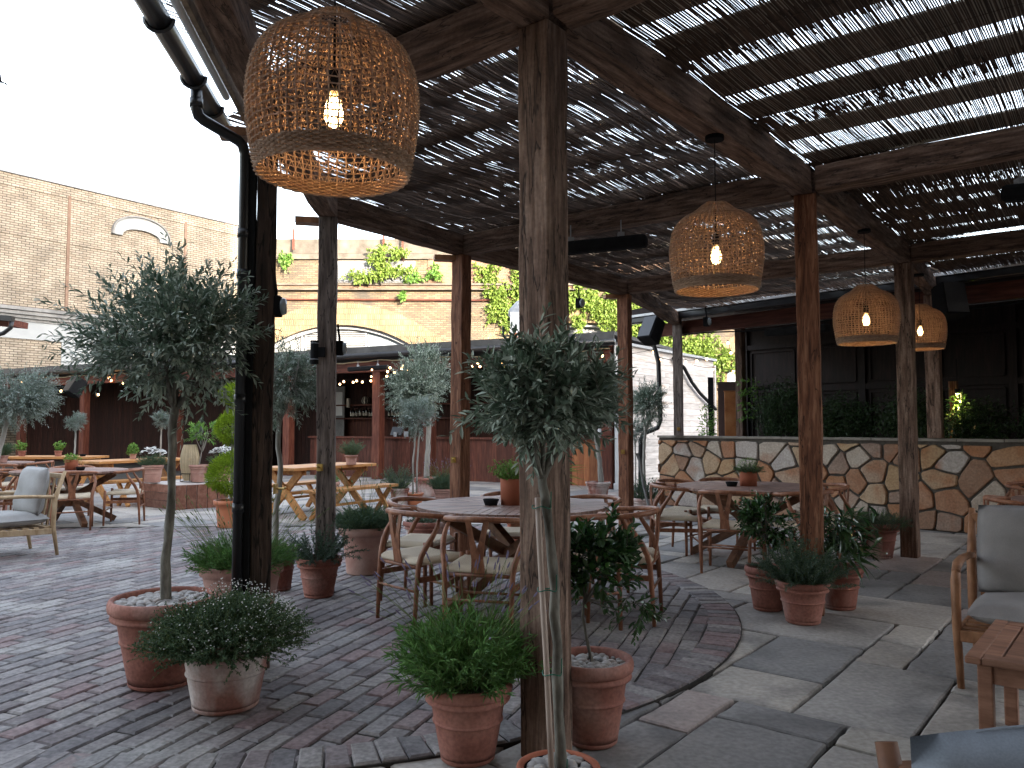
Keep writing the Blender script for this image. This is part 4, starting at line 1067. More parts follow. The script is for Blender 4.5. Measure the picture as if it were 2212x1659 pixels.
zp = vx(740, 647)[1]; MB().tube([(X0, -.12, zp), (-2, -.12, zp-.06), (3, -.12, zp-.02)], .05, 7).build('iron_pipe', W_REDX, VIA)
z515, z546, z562 = vx(740,515)[1], vx(740,546)[1], vx(740,561)[1]
xr0, xr1 = vx(724,560)[0], vx(865,560)[0]
MB().box(((X0+X1)/2, .25, (z515+z546)/2), (X1-X0, .3, z515-z546)).build('parapet_beam', VCONC, VIA)
MB().box(((X0+X1)/2, .1, (z546+z562)/2-.03), (X1-X0, .5, (z546-z562)*.8)).build('ledge', VCONC, VIA)
MB().box(((vx(925,560)[0]+X1)/2, -.03, z562-.55), (X1-vx(925,560)[0], .08, 1.5)).build('red_brick_patch', BR_RED, VIA)
for px in (636, 830, 871):
    x, _ = vx(px, 540); MB().box((x, -.2, z515-.1-.9*(px > 820)), (.09, .09, 1.1+1.3*(px > 820))).build('rusty_stanchion', W_REDX, VIA)
mb = MB()
za, zb_ = vx(800,567)[1], vx(800,612)[1]; 
for k in range(60):
    x = xr0+(xr1+.8-xr0)*k/59; mb.box((x, -.32, (za+zb_)/2), (.02,.02,za-zb_))
for k in range(14): mb.box(((xr0+xr1+.8)/2, -.32, zb_+(za-zb_)*k/13), (xr1+.8-xr0, .015, .02))
mb.build('mesh_railing', GREYM, VIA)
MB().box(((xr0+xr1+.8)/2, -.02, (za+zb_)/2+.2), (xr1-xr0+.8, .05, .9)).build('metal_sheet', VCONC, VIA)
# arch infills
ax, az, r = arches[0]
MB().box((ax, .62, az/2+.0), (11, .05, az)).build('arch_infill', WREND, VIA)
xa, xb = vx(655,740)[0], vx(787,740)[0]; za = vx(740,707)[1]; 
mb = MB(); k = 0
while za-k*.115 > za-2.0: 
    mb.box(((xa+xb)/2, .5, za-.05-k*.115), (xb-xa, .06, .045)); k += 1
mb.build('louvre', GREYM, VIA)
mb = MB()
for x in (xa, xb, vx(647,740)[0], vx(860,740)[0]): mb.box((x, .5, za-1.1), (.09, .08, 2.2))
mb.build('arch_mullion', GREYM, VIA)
MB().box(((vx(790,740)[0]+ax+4.6)/2, .56, az-1.4), (ax+4.6-vx(790,740)[0], .04, 2.6)).build('window_glass', WIN, VIA)
ax, az, r = arches[1]
MB().box((ax, .62, az/2), (11, .05, az)).build('arch_infill', GREYM, VIA)
MB().box((ax+.3, .55, az-1.7), (4.4, .05, 1.2)).build('timber_panel', W_JOIST, VIA)
MB().box((ax+.3, .5, az-.95), (8, .08, .12)).build('arch_mullion', GREYM, VIA)
ax, az, r = arches[2]
MB().box((ax, .62, az/2), (11, .05, az)).build('arch_infill', WIN, VIA)
# white flat roof and extract cowl between bar and viaduct
t = thing('white_roof_parapet', 'white flat roof parapet above the bar, right of the left arch', 'parapet', (V(960,735,24).x, 24, 0))
a = V(960, 738, 24); b = V(1330, 728, 24)
MB().box(((b.x-a.x)/2, 1, (a.z)/2), (b.x-a.x, 2, a.z)).build('parapet_wall', WREND, t)
t = thing('steel_flue', 'steel flue cowl beside the central post above the bar roof', 'flue', (V(1121,690,22).x, 22, 0))
a = V(1121, 690, 22); MB().lathe([(.12,a.z-1.2),(.12,a.z-.1),(.30,a.z+.1),(.30,a.z+.25),(.08,a.z+.5),(0,a.z+.55)], n=20).build('cowl', GREYM, t, True)
a = V(1118, 720, 22)
t = thing('white_duct_box', 'white equipment cabinet under the steel flue', 'cabinet', (a.x, 21.8, 0)); MB().box((0,0,a.z-.1),(.42,.35,1.3)).build('cabinet_body', WHITE, t, bevel=.01); MB().box((-.05,-.185,a.z-.1),(.1,.012,.14)).build('red_sticker', TERRA_O, t)
# ---------------- ivy and wall plants
def ivy(name, spots, label, cat, m=IVY, y=-.12, L=.17, grp=None):
    mb = MB(); 
    for (px, py, rx, ry, n) in spots:
        x, z = vx(px, py); k = int(n)
        a = rng.random(k)*2*math.pi; rr = np.sqrt(rng.random(k))*(.75+.35*np.sin(a*3+px)+.2*np.sin(a*7+py))
        P = np.stack([x+rr*np.cos(a)*rx*mpp, VD+y-np.abs(rng.normal(size=k))*.14, z+rr*np.sin(a)*ry*mpp], 1)
        D = rdir(k); D[:, 1] = -abs(D[:, 1])*.4; D[:, 2] -= .4
        leaves(mb, P, D, L*(.7+.6*rng.random(k)), L*.8, curl=.3)
    o = mb.build(name, m); tag(o, label, cat, grp); return o
ivy('climbing_ivy', [(1055,600,32,42,500),(1080,640,30,35,500),(1100,680,42,32,900),(1065,665,16,50,300),(1120,620,25,50,600),(1180,650,60,60,900),(1260,640,50,45,1300),(1300,665,55,45,1500),(1250,700,16,30,300),(1350,690,60,50,1600),(1400,720,50,40,1000),(1340,640,50,40,900),(1430,760,55,40,1100),(1500,760,60,45,1500),(1560,780,50,50,900),(1470,700,60,50,900)], 'lime green ivy covering the viaduct behind the pergola posts', 'ivy')
ivy('wall_shrub', [(822,562,24,34,420),(838,590,30,20,420),(800,602,34,16,200),(862,552,26,18,220),(770,600,30,14,90),(880,590,30,16,90)], 'sunlit bushy shrub growing over the mesh railing on the viaduct', 'shrub', y=-.5)
ivy('wall_weed', [(622,565,16,22,220)], 'pale weed on the viaduct beside the first post', 'weed', m=HERB, y=-.2, grp='weeds on the viaduct')
ivy('wall_weed', [(895,600,24,18,260)], 'weed tuft right of the bushy shrub on the viaduct', 'weed', m=HERB, y=-.2, grp='weeds on the viaduct')
ivy('wall_weed', [(940,592,18,20,200)], 'weed tuft nearest the reddish post on the viaduct', 'weed', m=HERB, y=-.2, grp='weeds on the viaduct')
ivy('wall_weed', [(872,640,8,10,140)], 'small weed under the viaduct string course', 'weed', m=HERB, y=-.25, grp='weeds on the viaduct')
# unseen building blocks added and sized to throw the yard into evening shade
for nm, c, sz, lb in (('tall_shade_block', (-5.0,-16,12.6), (41,8,25.2), 'unseen tall block added behind the viewpoint to shade the yard'),
                      ('lower_shade_block', (44.5,-16,8.2), (57,8,16.4), 'unseen lower block added at the right behind the viewpoint for shade')):
    t = thing(nm, lb, 'building', (c[0], c[1], 0)); MB().box((0,0,c[2]), sz).build('wall', BR_STOCK, t)
    MB().box((0,0,c[2]*2+.15), (sz[0]+.4, sz[1]+.4, .3)).build('roof_edge', GREYM, t)
# ================================================================ FURNITURE
def legtube(mb, pts, r, n=8): return mb.tube(pts, r, n)
def wishbone():
    t = thing('wishbone_chair', '', 'chair', (0,0,0), 0, 'round backed wooden chairs with woven cord seats')
    for s in (-1, 1):
        MB().tube([(s*.255,.215,0),(s*.252,.21,.3),(s*.247,.205,.47)], [.013,.017,.016], 10).build('leg', W_TEAK, t, True)
        P = np.array([(s*.215,-.225,0),(s*.218,-.215,.2),(s*.222,-.20,.40),(s*.232,-.185,.47),(s*.252,-.155,.54),(s*.265,-.115,.60),(s*.262,-.075,.66),(s*.25,-.055,.705)])
        MB().tube(P, [.013,.016,.019,.02,.02,.018,.015,.012], 10).build('leg', W_TEAK, t, True)
        MB().bar((s*.245,.205,.315), (s*.222,-.205,.315), .016, .038).build('stretcher', W_TEAK, t, bevel=.004)
    for y, z in ((.21,.20),(-.215,.24)):
        MB().tube([(-.25,y,z),(.25,y,z)] if y > 0 else [(-.218,y,z),(.218,y,z)], .009, 8).build('stretcher', W_TEAK, t, True)
    for y, z, w_ in ((.205,.41,.5),(-.2,.395,.44)):
        MB().tube([(-w_/2,y,z),(w_/2,y,z)], .012, 8).build('seat_rail', W_TEAK, t, True)
    # rail: a steam bent hoop
    pts = []
    for a in np.linspace(-1.62, 1.62, 29):
        x = .285*math.sin(a)*(1.0 if abs(a) < 1.4 else 1); y = -.245*math.cos(a)+.02
        if abs(a) > 1.57: y = .04+(abs(a)-1.57)*1.0
        pts.append((x, y, .745-.045*(1-math.cos(a))*.55))
    pts = [(-.28,.13,.695)]+pts+[(.28,.13,.695)]
    MB().tube(pts, [.012]+[.0165+.0035*math.cos(a) for a in np.linspace(-1.6,1.6,29)]+[.012], 10, flat=1.0).build('top_rail', W_TEAK, t, True)
    # Y splat
    y0, z0, y1, z1 = -.205, .41, -.232, .73
    def Y(z): return y0+(y1-y0)*(z-z0)/(z1-z0)-.012*math.sin(math.pi*(z-z0)/(z1-z0))
    pr = [(-.045,z0),(-.038,.5),(-.05,.6),(-.078,.735),(-.042,.74),(-.018,.62),(0,.565),(.018,.62),(.042,.74),(.078,.735),(.05,.6),(.038,.5),(.045,z0)]
    n = len(pr); v = [(x, Y(z)-.005, z) for x, z in pr]+[(x, Y(z)+.005, z) for x, z in pr]
    f = [[i, (i+1) % n, n+(i+1) % n, n+i] for i in range(n)]; mb = MB().add(v, f)
    quads = [(0,1,11,12),(1,2,5,6),(1,6,11,11),(6,7,10,11),(2,3,4,5),(7,8,9,10)]
    for q in quads:
        q = list(dict.fromkeys(q)); mb.add([v[i] for i in q]+[v[n+i] for i in q], [list(range(len(q)))]); mb.add([v[n+i] for i in q], [list(range(len(q)))[::-1]])
    mb.build('backrest', W_TEAK, t)
    # seat
    mb = MB(); N = 12; v = []
    prof = []
    for iy in range(N+1):
        u = -1+2*iy/N
        for ix in range(N+1):
            w_ = -1+2*ix/N; hw = .225+.03*(u+1)/2
            e = max(abs(u), abs(w_)); z = .452+.014*(abs(w_)**2.2)-.012*(1-e)-.03*max(0, e-.86)/.14*1.0
            v.append((w_*hw, u*.205+.0, z))
    M_ = len(v)
    for p in list(v): v.append((p[0], p[1], .41))
    f = []
    for iy in range(N):
        for ix in range(N):
            a = iy*(N+1)+ix; f.append([a, a+1, a+N+2, a+N+1]); f.append([M_+a+1, M_+a, M_+a+N+1, M_+a+N+2])
    for k in range(N):
        for (a, b) in ((k, k+1), ((N)*(N+1)+k+1, N*(N+1)+k), ((k+1)*(N+1), k*(N+1)), (k*(N+1)+N, (k+1)*(N+1)+N)): f.append([b, a, M_+a, M_+b])
    mb.add(v, f); mb.build('seat', SEAT, t, True)
    return t
CH = wishbone(); used = [False]
def place_chair(x, y, tx, ty, label, group, jit=0, pale=False):
    """x,y: middle of the back legs on the floor; faces (tx,ty)"""
    d = Vector((tx-x, ty-y, 0)).normalized(); rz = math.atan2(d.y, d.x)-math.pi/2+jit
    d = Vector((-math.sin(rz), math.cos(rz), 0)); loc = Vector((x, y, FZ(x, y)))+d*.215
    if not used[0]: used[0] = True; CH.location = loc; CH.rotation_euler = (0,0,rz); CH['label'] = label; CH['group'] = group; return CH
    return dup(CH, loc, rz, label, group)
def FZ(x, y): return .018 if in_brick((x, y)) else .002
def round_table(x, y, label, rz=.3):
    z0 = FZ(x, y)
    t = thing('round_table', label, 'table', (x, y, z0), rz, 'round slatted wooden tables')
    R = .72; mb = MB()
    # top: slats in sectors converging on a centre disc
    nS = 8
    for k in range(nS):
        a0, a1 = 2*math.pi*k/nS, 2*math.pi*(k+1)/nS; am = (a0+a1)/2; d = np.array([math.cos(am), math.sin(am)]); n = np.array([-d[1], d[0]])
        hw = R*math.sin((a1-a0)/2); 
        for i in range(-4, 5):
            y0, y1 = (i-.5)*hw/4.5+.003, (i+.5)*hw/4.5-.003
            def xi(q): return abs(q)/math.tan((a1-a0)/2)+.006
            def xo(q): return math.sqrt(R*R-q*q)
            if xo(y0) < xi(y0) or xo(y1) < xi(y1): continue
            Q = [d*xi(y0)+n*y0, d*xo(y0)+n*y0, d*xo((y0+y1)/2)+n*(y0+y1)/2, d*xo(y1)+n*y1, d*xi(y1)+n*y1]
            if y0*y1 < 0: Q.append(d*.006)
            mb.prism([tuple(q) for q in Q], .715, .74)
    mb.build('tabletop', W_TOP, t, bevel=0)
    MB().lathe([(0,.69),(R-.03,.69),(R-.03,.713),(0,.713)], n=48).build('under_frame', W_TLEG, t)
    for k in range(2):
        a = k*math.pi/2+.4; c, s = math.cos(a), math.sin(a)
        for sg in (-1, 1):
            off = .042*sg if True else 0
            nx, ny = -s*off, c*off
            MB().bar((sg*c*.60+nx, sg*s*.60+ny, .03), (-sg*c*.56+nx, -sg*s*.56+ny, .675), .07, .075).build('leg', W_TLEG, t, bevel=.004)
    MB().box((0,0,.34), (.14,.14,.16)).build('centre_block', W_TLEG, t, rot=(0,0,.4))
    return t
T1 = (0.004, 6.0); T2 = (2.41, 8.05); T3 = (4.85, 6.35); TL1 = (-6.09, 10.9); TL2 = (-8.75, 13.1)
round_table(*T1, 'round slatted table on the brick circle, behind the central post', .2)
round_table(*T2, 'round slatted table in front of the flagstone wall', .5)
round_table(*T3, 'round table cut by the right edge of the photo', .1)
round_table(*TL1, 'round table in the open yard at the left, with a succulent pot', .35)
round_table(*TL2, 'farther round table at the left edge of the photo', .1)
g1 = 'chairs round the middle table'; g2 = 'chairs round the table by the flagstone wall'; g3 = 'chairs round the right edge table'; g4 = 'chairs round the open yard tables'
place_chair(-.78, 5.40, *T1, 'chair at the left front of the middle table, its back to the big pale pot', g1, .1)
place_chair(-.215, 4.98, *T1, 'chair with its Y back to the viewer, behind the lavender pot', g1, -.05)
place_chair(-.93, 6.30, *T1, 'chair at the far left of the middle table', g1)
place_chair(.03, 6.98, *T1, 'chair on the far side of the middle table', g1)
place_chair(.80, 6.55, *T1, 'chair at the far right of the middle table', g1)
place_chair(1.00, 5.52, *T1, 'chair right of the middle table with its side to the viewer', g1, .15)
place_chair(.52, 5.12, *T1, 'chair at the right front of the middle table, behind the citrus bush', g1)
place_chair(1.44, 8.1, *T2, 'leftmost chair of the flagstone wall table, facing right', g2)
place_chair(1.93, 7.2, *T2, 'chair with its Y back to the viewer at the flagstone wall table', g2)
place_chair(1.66, 8.72, *T2, 'chair at the far left of the flagstone wall table', g2)
place_chair(2.35, 9.02, *T2, 'chair between the table and the flagstone wall', g2)
place_chair(2.80, 7.18, *T2, 'chair behind the glossy potted bush at the flagstone wall table', g2)
place_chair(3.38, 8.05, *T2, 'chair right of the flagstone wall table, behind the orange brown post', g2)
place_chair(5.33, 8.35, *T3, 'farthest chair at the right edge, against the flagstone wall', g3, .5)
place_chair(3.98, 6.62, *T3, 'middle chair at the right edge, its round back to the left', g3)
place_chair(3.72, 5.62, *T3, 'nearest wishbone chair at the right edge, behind the lounge cushion', g3)
place_chair(-5.57, 10.02, *TL1, 'chair with its Y back to the viewer at the open yard table', g4)
place_chair(-5.18, 11.08, *TL1, 'chair right of the open yard table, beside the sleeper planter', g4, .1)
place_chair(-7.0, 10.75, *TL1, 'chair left of the open yard table, behind the grey lounge chair', g4)
place_chair(-6.55, 11.8, *TL1, 'chair on the far side of the open yard table', g4)
place_chair(-7.78, 13.35, *TL2, 'chair at the right of the farther yard table', g4)
place_chair(-7.95, 12.25, *TL2, 'chair at the near side of the farther yard table', g4)

def cushion(w, d, h, name, m, par, loc, rot=(0,0,0), puff=.5, wr=.004):
    n = 14; mb = MB(); v = []; ph = rng.random(6)*6
    for s in (1, -1):
        for iy in range(n+1):
            for ix in range(n+1):
                x = -1+2*ix/n; y = -1+2*iy/n
                e = (1-abs(x)**5)*(1-abs(y)**5); e = max(0, e)**.42
                X = x*w/2*(1-.03*abs(y)**3); Y = y*d/2*(1-.03*abs(x)**3)
                z = s*h/2*(e*(1-puff*.35+puff*.35*math.cos(x*1.5)*math.cos(y*1.5)))+wr*e*(math.sin(x*5+ph[0]+y*2)+math.sin(y*6+ph[1]-x*3))
                v.append((X, Y, z))
    M_ = (n+1)**2; f = []
    for iy in range(n):
        for ix in range(n):
            a = iy*(n+1)+ix; f.append([a, a+1, a+n+2, a+n+1]); f.append([M_+a+n+1, M_+a+n+2, M_+a+1, M_+a])
    for k in range(n):
        for (a, b) in ((k, k+1), (n*(n+1)+k+1, n*(n+1)+k), ((k+1)*(n+1), k*(n+1)), (k*(n+1)+n, (k+1)*(n+1)+n)): f.append([b, a, M_+a, M_+b])
    mb.add(v, f); o = mb.build(name, m, par, True, loc=loc, rot=rot)
    mb = MB()
    P = []
    for a in np.linspace(0, 2*math.pi, 65):
        c, s = math.cos(a), math.sin(a); k = 1/max(abs(c)**6+abs(s)**6, 1e-6)**(1/6)
        P.append((k*c*w/2*.985, k*s*d/2*.985, 0))
    mb.tube(P, .0045, 5, caps=False); mb.build('piping', m, o, True); return o
def lounge(name, label, x, y, fx, fy, wood, fab, fab2, W=.70, drop=0, cx=0):
    """x,y: floor point under the seat middle; local +Y = facing"""
    rz = math.atan2(fy, fx)-math.pi/2; t = thing(name, label, 'armchair', (x, y, FZ(x, y)), rz, 'wooden lounge armchairs with grey cushions')
    hw = W/2; D = .31
    for s in (-1, 1):
        MB().tube([(s*hw*.97, D-.01, 0),(s*hw, D, .3),(s*hw, D, .55),(s*hw*.995, D-.02, .605)], [.017,.022,.024,.02], 8).build('leg', wood, t, True)
        MB().tube([(s*hw*.97, -D-.05, 0),(s*hw, -D+.0, .3),(s*hw, -D-.01, .58),(s*hw, -D-.10, .86)], [.017,.024,.026,.017], 8).build('leg', wood, t, True)
        MB().tube([(s*hw*.995, D, .595),(s*hw*1.0, D-.10, .625),(s*hw*1.02, 0, .622),(s*hw*1.01, -D+.12, .61),(s*hw, -D+.0, .60)], [.020,.026,.024,.024,.026], 8, flat=.75).build('armrest', wood, t, True)
        MB().bar((s*hw*.985, D, .27), (s*hw*.985, -D-.01, .25), .026, .06).build('side_rail', wood, t, bevel=.006)
    for yy in (D, -D): MB().bar((-hw, yy, .27), (hw, yy, .27), .026, .06).build('seat_rail', wood, t, bevel=.006)
    MB().bar((-hw, -D-.08, .81), (hw, -D-.08, .81), .03, .05).build('back_rail', wood, t, bevel=.006)
    mb = MB()
    for k in range(6): q = -hw+W*(k+.5)/6; mb.bar((q, -D-.005, .30), (q, -D-.07, .78), .035, .012)
    mb.build('back_slats', wood, t)
    mb = MB()
    for k in range(6): q = -D+.05+.1*k; mb.bar((-hw+.02, q, .29), (hw-.02, q, .29), .05, .015)
    mb.build('seat_slats', wood, t)
    cushion(W-.07, .62, .15, 'seat_cushion', fab, t, (0, .0, .375), puff=.7)
    cushion(W-.08, .50, .17, 'back_cushion', fab2, t, (cx, -D+.085, .655-drop), rot=(R_(101), 0, 0), puff=.9, wr=.007)
    return t
# right: front-left foot (2.30,4.13), facing (-.6,-.8)
F = np.array([-.6,-.8]); Rr = np.array([-.8,.6]); c = np.array([2.30,4.13])-F*.31-Rr*.35
lounge('lounge_chair', 'wooden armchair with taupe cushions at the right edge, beside the side table', c[0], c[1], F[0], F[1], W_LOUNGE, CUSH, CUSH)
# left
F = np.array([-.62,-.785]); Rr = np.array([-.785,.62]); c = np.array([-4.72,8.2])+F*.33+Rr*.35
lounge('lounge_chair', 'pale wooden armchair with light grey cushions at the left edge', c[0], c[1], F[0], F[1], W_TEAKL, CUSHL, CUSHL)
lounge('lounge_chair', 'armchair in the bottom right corner, only a post and blue grey cushion showing', .975, .88, .12, -1, W_TLEG, CUSHB, CUSHB, drop=-.03, cx=.10)
# side table
t = thing('side_table', 'low slatted wooden side table at the right edge, in front of the armchair', 'side table', (2.287, 3.19, .002), math.atan2(.77, .63))
mb = MB()
n = 9
for k in range(n): mb.box((0, -.28+.56*k/(n-1)*1.0, .438), (.60, .56/(n-1)-.009, .022))
mb.build('table_slats', W_SLAT, t, bevel=.003)
mb = MB()
for s in (-1, 1): mb.box((0, s*.335, .438), (.76, .055, .028)); mb.box((s*.335, 0, .438), (.08, .612, .028))
mb.build('top_frame', W_SLAT, t, bevel=.006)
for s in (-1, 1):
    MB().box((0, s*.30, .385), (.62, .022, .075)).build('apron', W_SLAT, t, bevel=.003); MB().box((s*.32, 0, .385), (.022, .57, .075)).build('apron', W_SLAT, t, bevel=.003)
    for q in (-1, 1): MB().box((q*.32, s*.30, .211), (.052,.052,.422)).build('leg', W_SLAT, t, bevel=.006)

# picnic tables and benches -------------------------------------
def xframe(par, x, W, h, w_=.085, m=W_PINE):
    for s in (-1, 1): MB().bar((x+.022*s, s*W/2, .0), (x+.022*s, -s*W/2*.72, h), .042, w_).build('leg', m, par, bevel=.004)
def ptable(label, loc, rz, L=1.8, W=.78, H=.75):
    t = thing('picnic_table', label, 'picnic table', loc, rz, 'orange pine picnic tables')
    mb = MB()
    for k in range(5): mb.box((0, -W/2+W*(k+.5)/5, H-.022), (L, W/5-.005, .044))
    mb.build('tabletop', W_PINE, t, bevel=.004)
    for x in (-L/2+.22, L/2-.22):
        xframe(t, x, W*1.05, H-.045, .11); MB().box((x+.06, 0, H-.08), (.04, W*.85, .07)).build('crossbar', W_PINE, t)
        mb = MB(); 
        for s in (-1, 1): mb.lathe([(0,0),(.012,0),(.012,.01),(0,.012)], n=8)
    MB().bar((-L/2+.22,0,.36), (L/2-.22,0,.36), .09, .045).build('stretcher', W_PINE, t)
    return t
def bench(label, loc, rz, L=1.75, W=.30, H=.44):
    t = thing('picnic_bench', label, 'bench', loc, rz, 'orange pine benches')
    mb = MB()
    for s in (-1, 1): mb.box((0, s*W/4, H-.02), (L, W/2-.005, .04))
    mb.build('seat', W_PINE, t, bevel=.004)
    for x in (-L/2+.2, L/2-.2): xframe(t, x, W*1.15, H-.04, .07)
    MB().bar((-L/2+.2,0,.2), (L/2-.2,0,.2), .06, .035).build('stretcher', W_PINE, t)
    return t
PT = ptable('picnic table seen between the first two posts, with lavender on it', (-2.97, 12.15, .002), math.atan2(.87, .5))
b0 = bench('pine bench on the near side of the picnic table behind the silver grey post', (-2.38, 11.80, .002), math.atan2(.84, .54))
dup(b0, (-3.62, 12.55, .002), math.atan2(.87, .5), 'pine bench on the far side of the picnic table behind the silver grey post')
dup(PT, (-6.8, 14.2, .002), math.atan2(.87, .5), 'picnic table behind the sleeper planter, with a small pot and ashtray')
dup(b0, (-6.22, 13.95, .002), math.atan2(.87, .5), 'pine bench between the sleeper planter and the yard picnic table')
dup(PT, (-9.1, 15.7, .002), -.03, 'farthest picnic table, in front of the left shelter bay')
dup(b0, (-9.0, 14.95, .002), -.03, 'pine bench in front of the farthest picnic table')

# sleeper planter -----------------------------------------------
pn = np.array([-5.42, 12.75]); pl = np.array([-6.30, 13.42]); pr_ = np.array([-4.78, 13.28]); pbk = pl+pr_-pn
t = thing('sleeper_planter', 'square planter box of red brown sleepers in the open yard', 'planter', (pn[0], pn[1], 0))
ph_ = .42
def facebox(mb, a, b, u0, u1, z0, z1, th=.05):
    d = (b-a); p0 = a+d*u0-pn; p1_ = a+d*u1-pn; mb.bar((*p0, (z0+z1)/2), (*p1_, (z0+z1)/2), th, z1-z0)
mb = MB()
for a, b in ((pn, pr_), (pbk, pl)):
    L = np.linalg.norm(b-a); n = max(3, int(L/.145))
    for k in range(n): facebox(mb, a, b, (k+.03)/n, (k+.97)/n, 0, ph_-.03)
for a, b in ((pl, pn), (pr_, pbk)):
    for k in range(3): facebox(mb, a, b, .0, 1, k*.13+.003, k*.13+.127)
mb.build('sleeper_sides', W_PLANT, t, bevel=.004)
q = [(tuple(p-pn)) for p in (pn, pr_, pbk, pl)]
MB().prism(q, .02, ph_-.02).build('planter_top', W_CLAD, t)

# ================================================================ POTS AND PLANTS
def pot(R, Rb, h, m, style, par, n=40):
    """style roll = double rolled rim, plain = thick flat rim, cyl = cylinder"""
    w_ = .022 if R > .1 else .01
    if style == 'roll':
        p = [(0,.0),(Rb*.96,0),(Rb*1.02,.006),(Rb*1.04,.02),(Rb*1.01,.03)]
        def rr(z): return Rb+(R*.9-Rb)*(z/h)**.95
        for z in np.linspace(.04, .48, 6)*h: p.append((rr(z), z))
        p += [(rr(.495*h)+.001, .495*h), (rr(.51*h)+.007, .508*h), (rr(.52*h)+.007, .518*h), (rr(.53*h)+.001, .532*h), (rr(.54*h), .54*h), (rr(.74*h), .74*h), (rr(.755*h)+.003, .752*h), (R*.93, .765*h), (R*.955, .785*h), (R*.945, .81*h), (R*.91, .828*h), (R*.905, .838*h),
              (R*.935, .846*h), (R*.985, .865*h), (R, .91*h), (R*.995, .96*h), (R*.965, .995*h), (R*.93, h), (R-w_*1.3, .985*h), (R-w_*1.5, .93*h), (R-w_*1.8, .80*h), (0, .80*h)]
    elif style == 'plain':
        p = [(0,0),(Rb,0),(Rb+.005,.01)]+[(Rb+(R*.9-Rb)*z, z*h) for z in (.2,.4,.6,.8)]+[(R*.93,.83*h),(R*.99,.84*h),(R,.99*h),(R-.005,h),(R-w_,h),(R-w_*1.2,.85*h),(0,.85*h)]
    elif style == 'bowl':
        p = [(0,0),(Rb,0),(Rb+(R-Rb)*.45,.25*h),(R*.86,.6*h),(R*.92,.8*h),(R*.93,.82*h),(R,.84*h),(R,.99*h),(R-.006,h),(R-w_,h),(R-w_*1.2,.85*h),(0,.85*h)]
    else:
        p = [(0,0),(Rb,0),(R,h-.004),(R-.002,h),(R-.008,h),(R-.009,h*.92),(0,h*.92)]
    return MB().lathe(p, n=n, wob=.004).build('pot', m, par, True)
def soil(R, z, par, m=SOIL):
    v = [(0,0,z+.012)]; n = 24; k = 4
    for j in range(1, k+1):
        for i in range(n): a = 2*math.pi*i/n; v.append((R*j/k*math.cos(a), R*j/k*math.sin(a), z+.012*(1-j/k)+rng.normal()*.004))
    f = [[0, 1+i, 1+(i+1) % n] for i in range(n)]; q = [[1+(j-1)*n+i, 1+j*n+i, 1+j*n+(i+1) % n, 1+(j-1)*n+(i+1) % n] for j in range(1, k) for i in range(n)]
    mb = MB().add(v, f, .5); mb.f.append(np.array(q)); mb.t.append(np.full(len(q), .5)); mb.m.append(np.zeros(len(q), int)); return mb.build('soil', m, par)
ICO = None
def ico():
    global ICO
    if ICO is None:
        import bmesh
        bm = bmesh.new(); bmesh.ops.create_icosphere(bm, subdivisions=2, radius=1)
        ICO = (np.array([v.co[:] for v in bm.verts]), np.array([[v.index for v in f.verts] for f in bm.faces])); bm.free()
    return ICO
def pebbles(R, z, size, par, inner=0, n=None):
    V0, F0 = ico(); mb = MB(); n = n or int(2.2*(R/size)**2)
    for i in range(n):
        a = rng.random()*6.283; r = R*math.sqrt(rng.random())
        if r < inner: continue
        s = size*(.65+.6*rng.random()); sc = np.array([s*(1+.3*rng.random()), s*(.8+.2*rng.random()), s*.6])
        th = rng.random()*3.14; c, s_ = math.cos(th), math.sin(th); tl = rng.normal()*.25
        v = V0*sc; v = v@np.array([[1,0,0],[0,math.cos(tl),math.sin(tl)],[0,-math.sin(tl),math.cos(tl)]])@np.array([[c,s_,0],[-s_,c,0],[0,0,1]])
        mb.add(v+np.array([r*math.cos(a), r*math.sin(a), z+size*.25+rng.random()*size*.6*(1-r/R*.6)]), F0, rng.random())
    o = mb.build('pebbles', PEB, par, True); o['kind'] = 'stuff'; return o
def plant(name, label, cat, x, y, z=None, group=None):
    return thing(name, label, cat, (x, y, FZ(x, y) if z is None else z), 0, group)
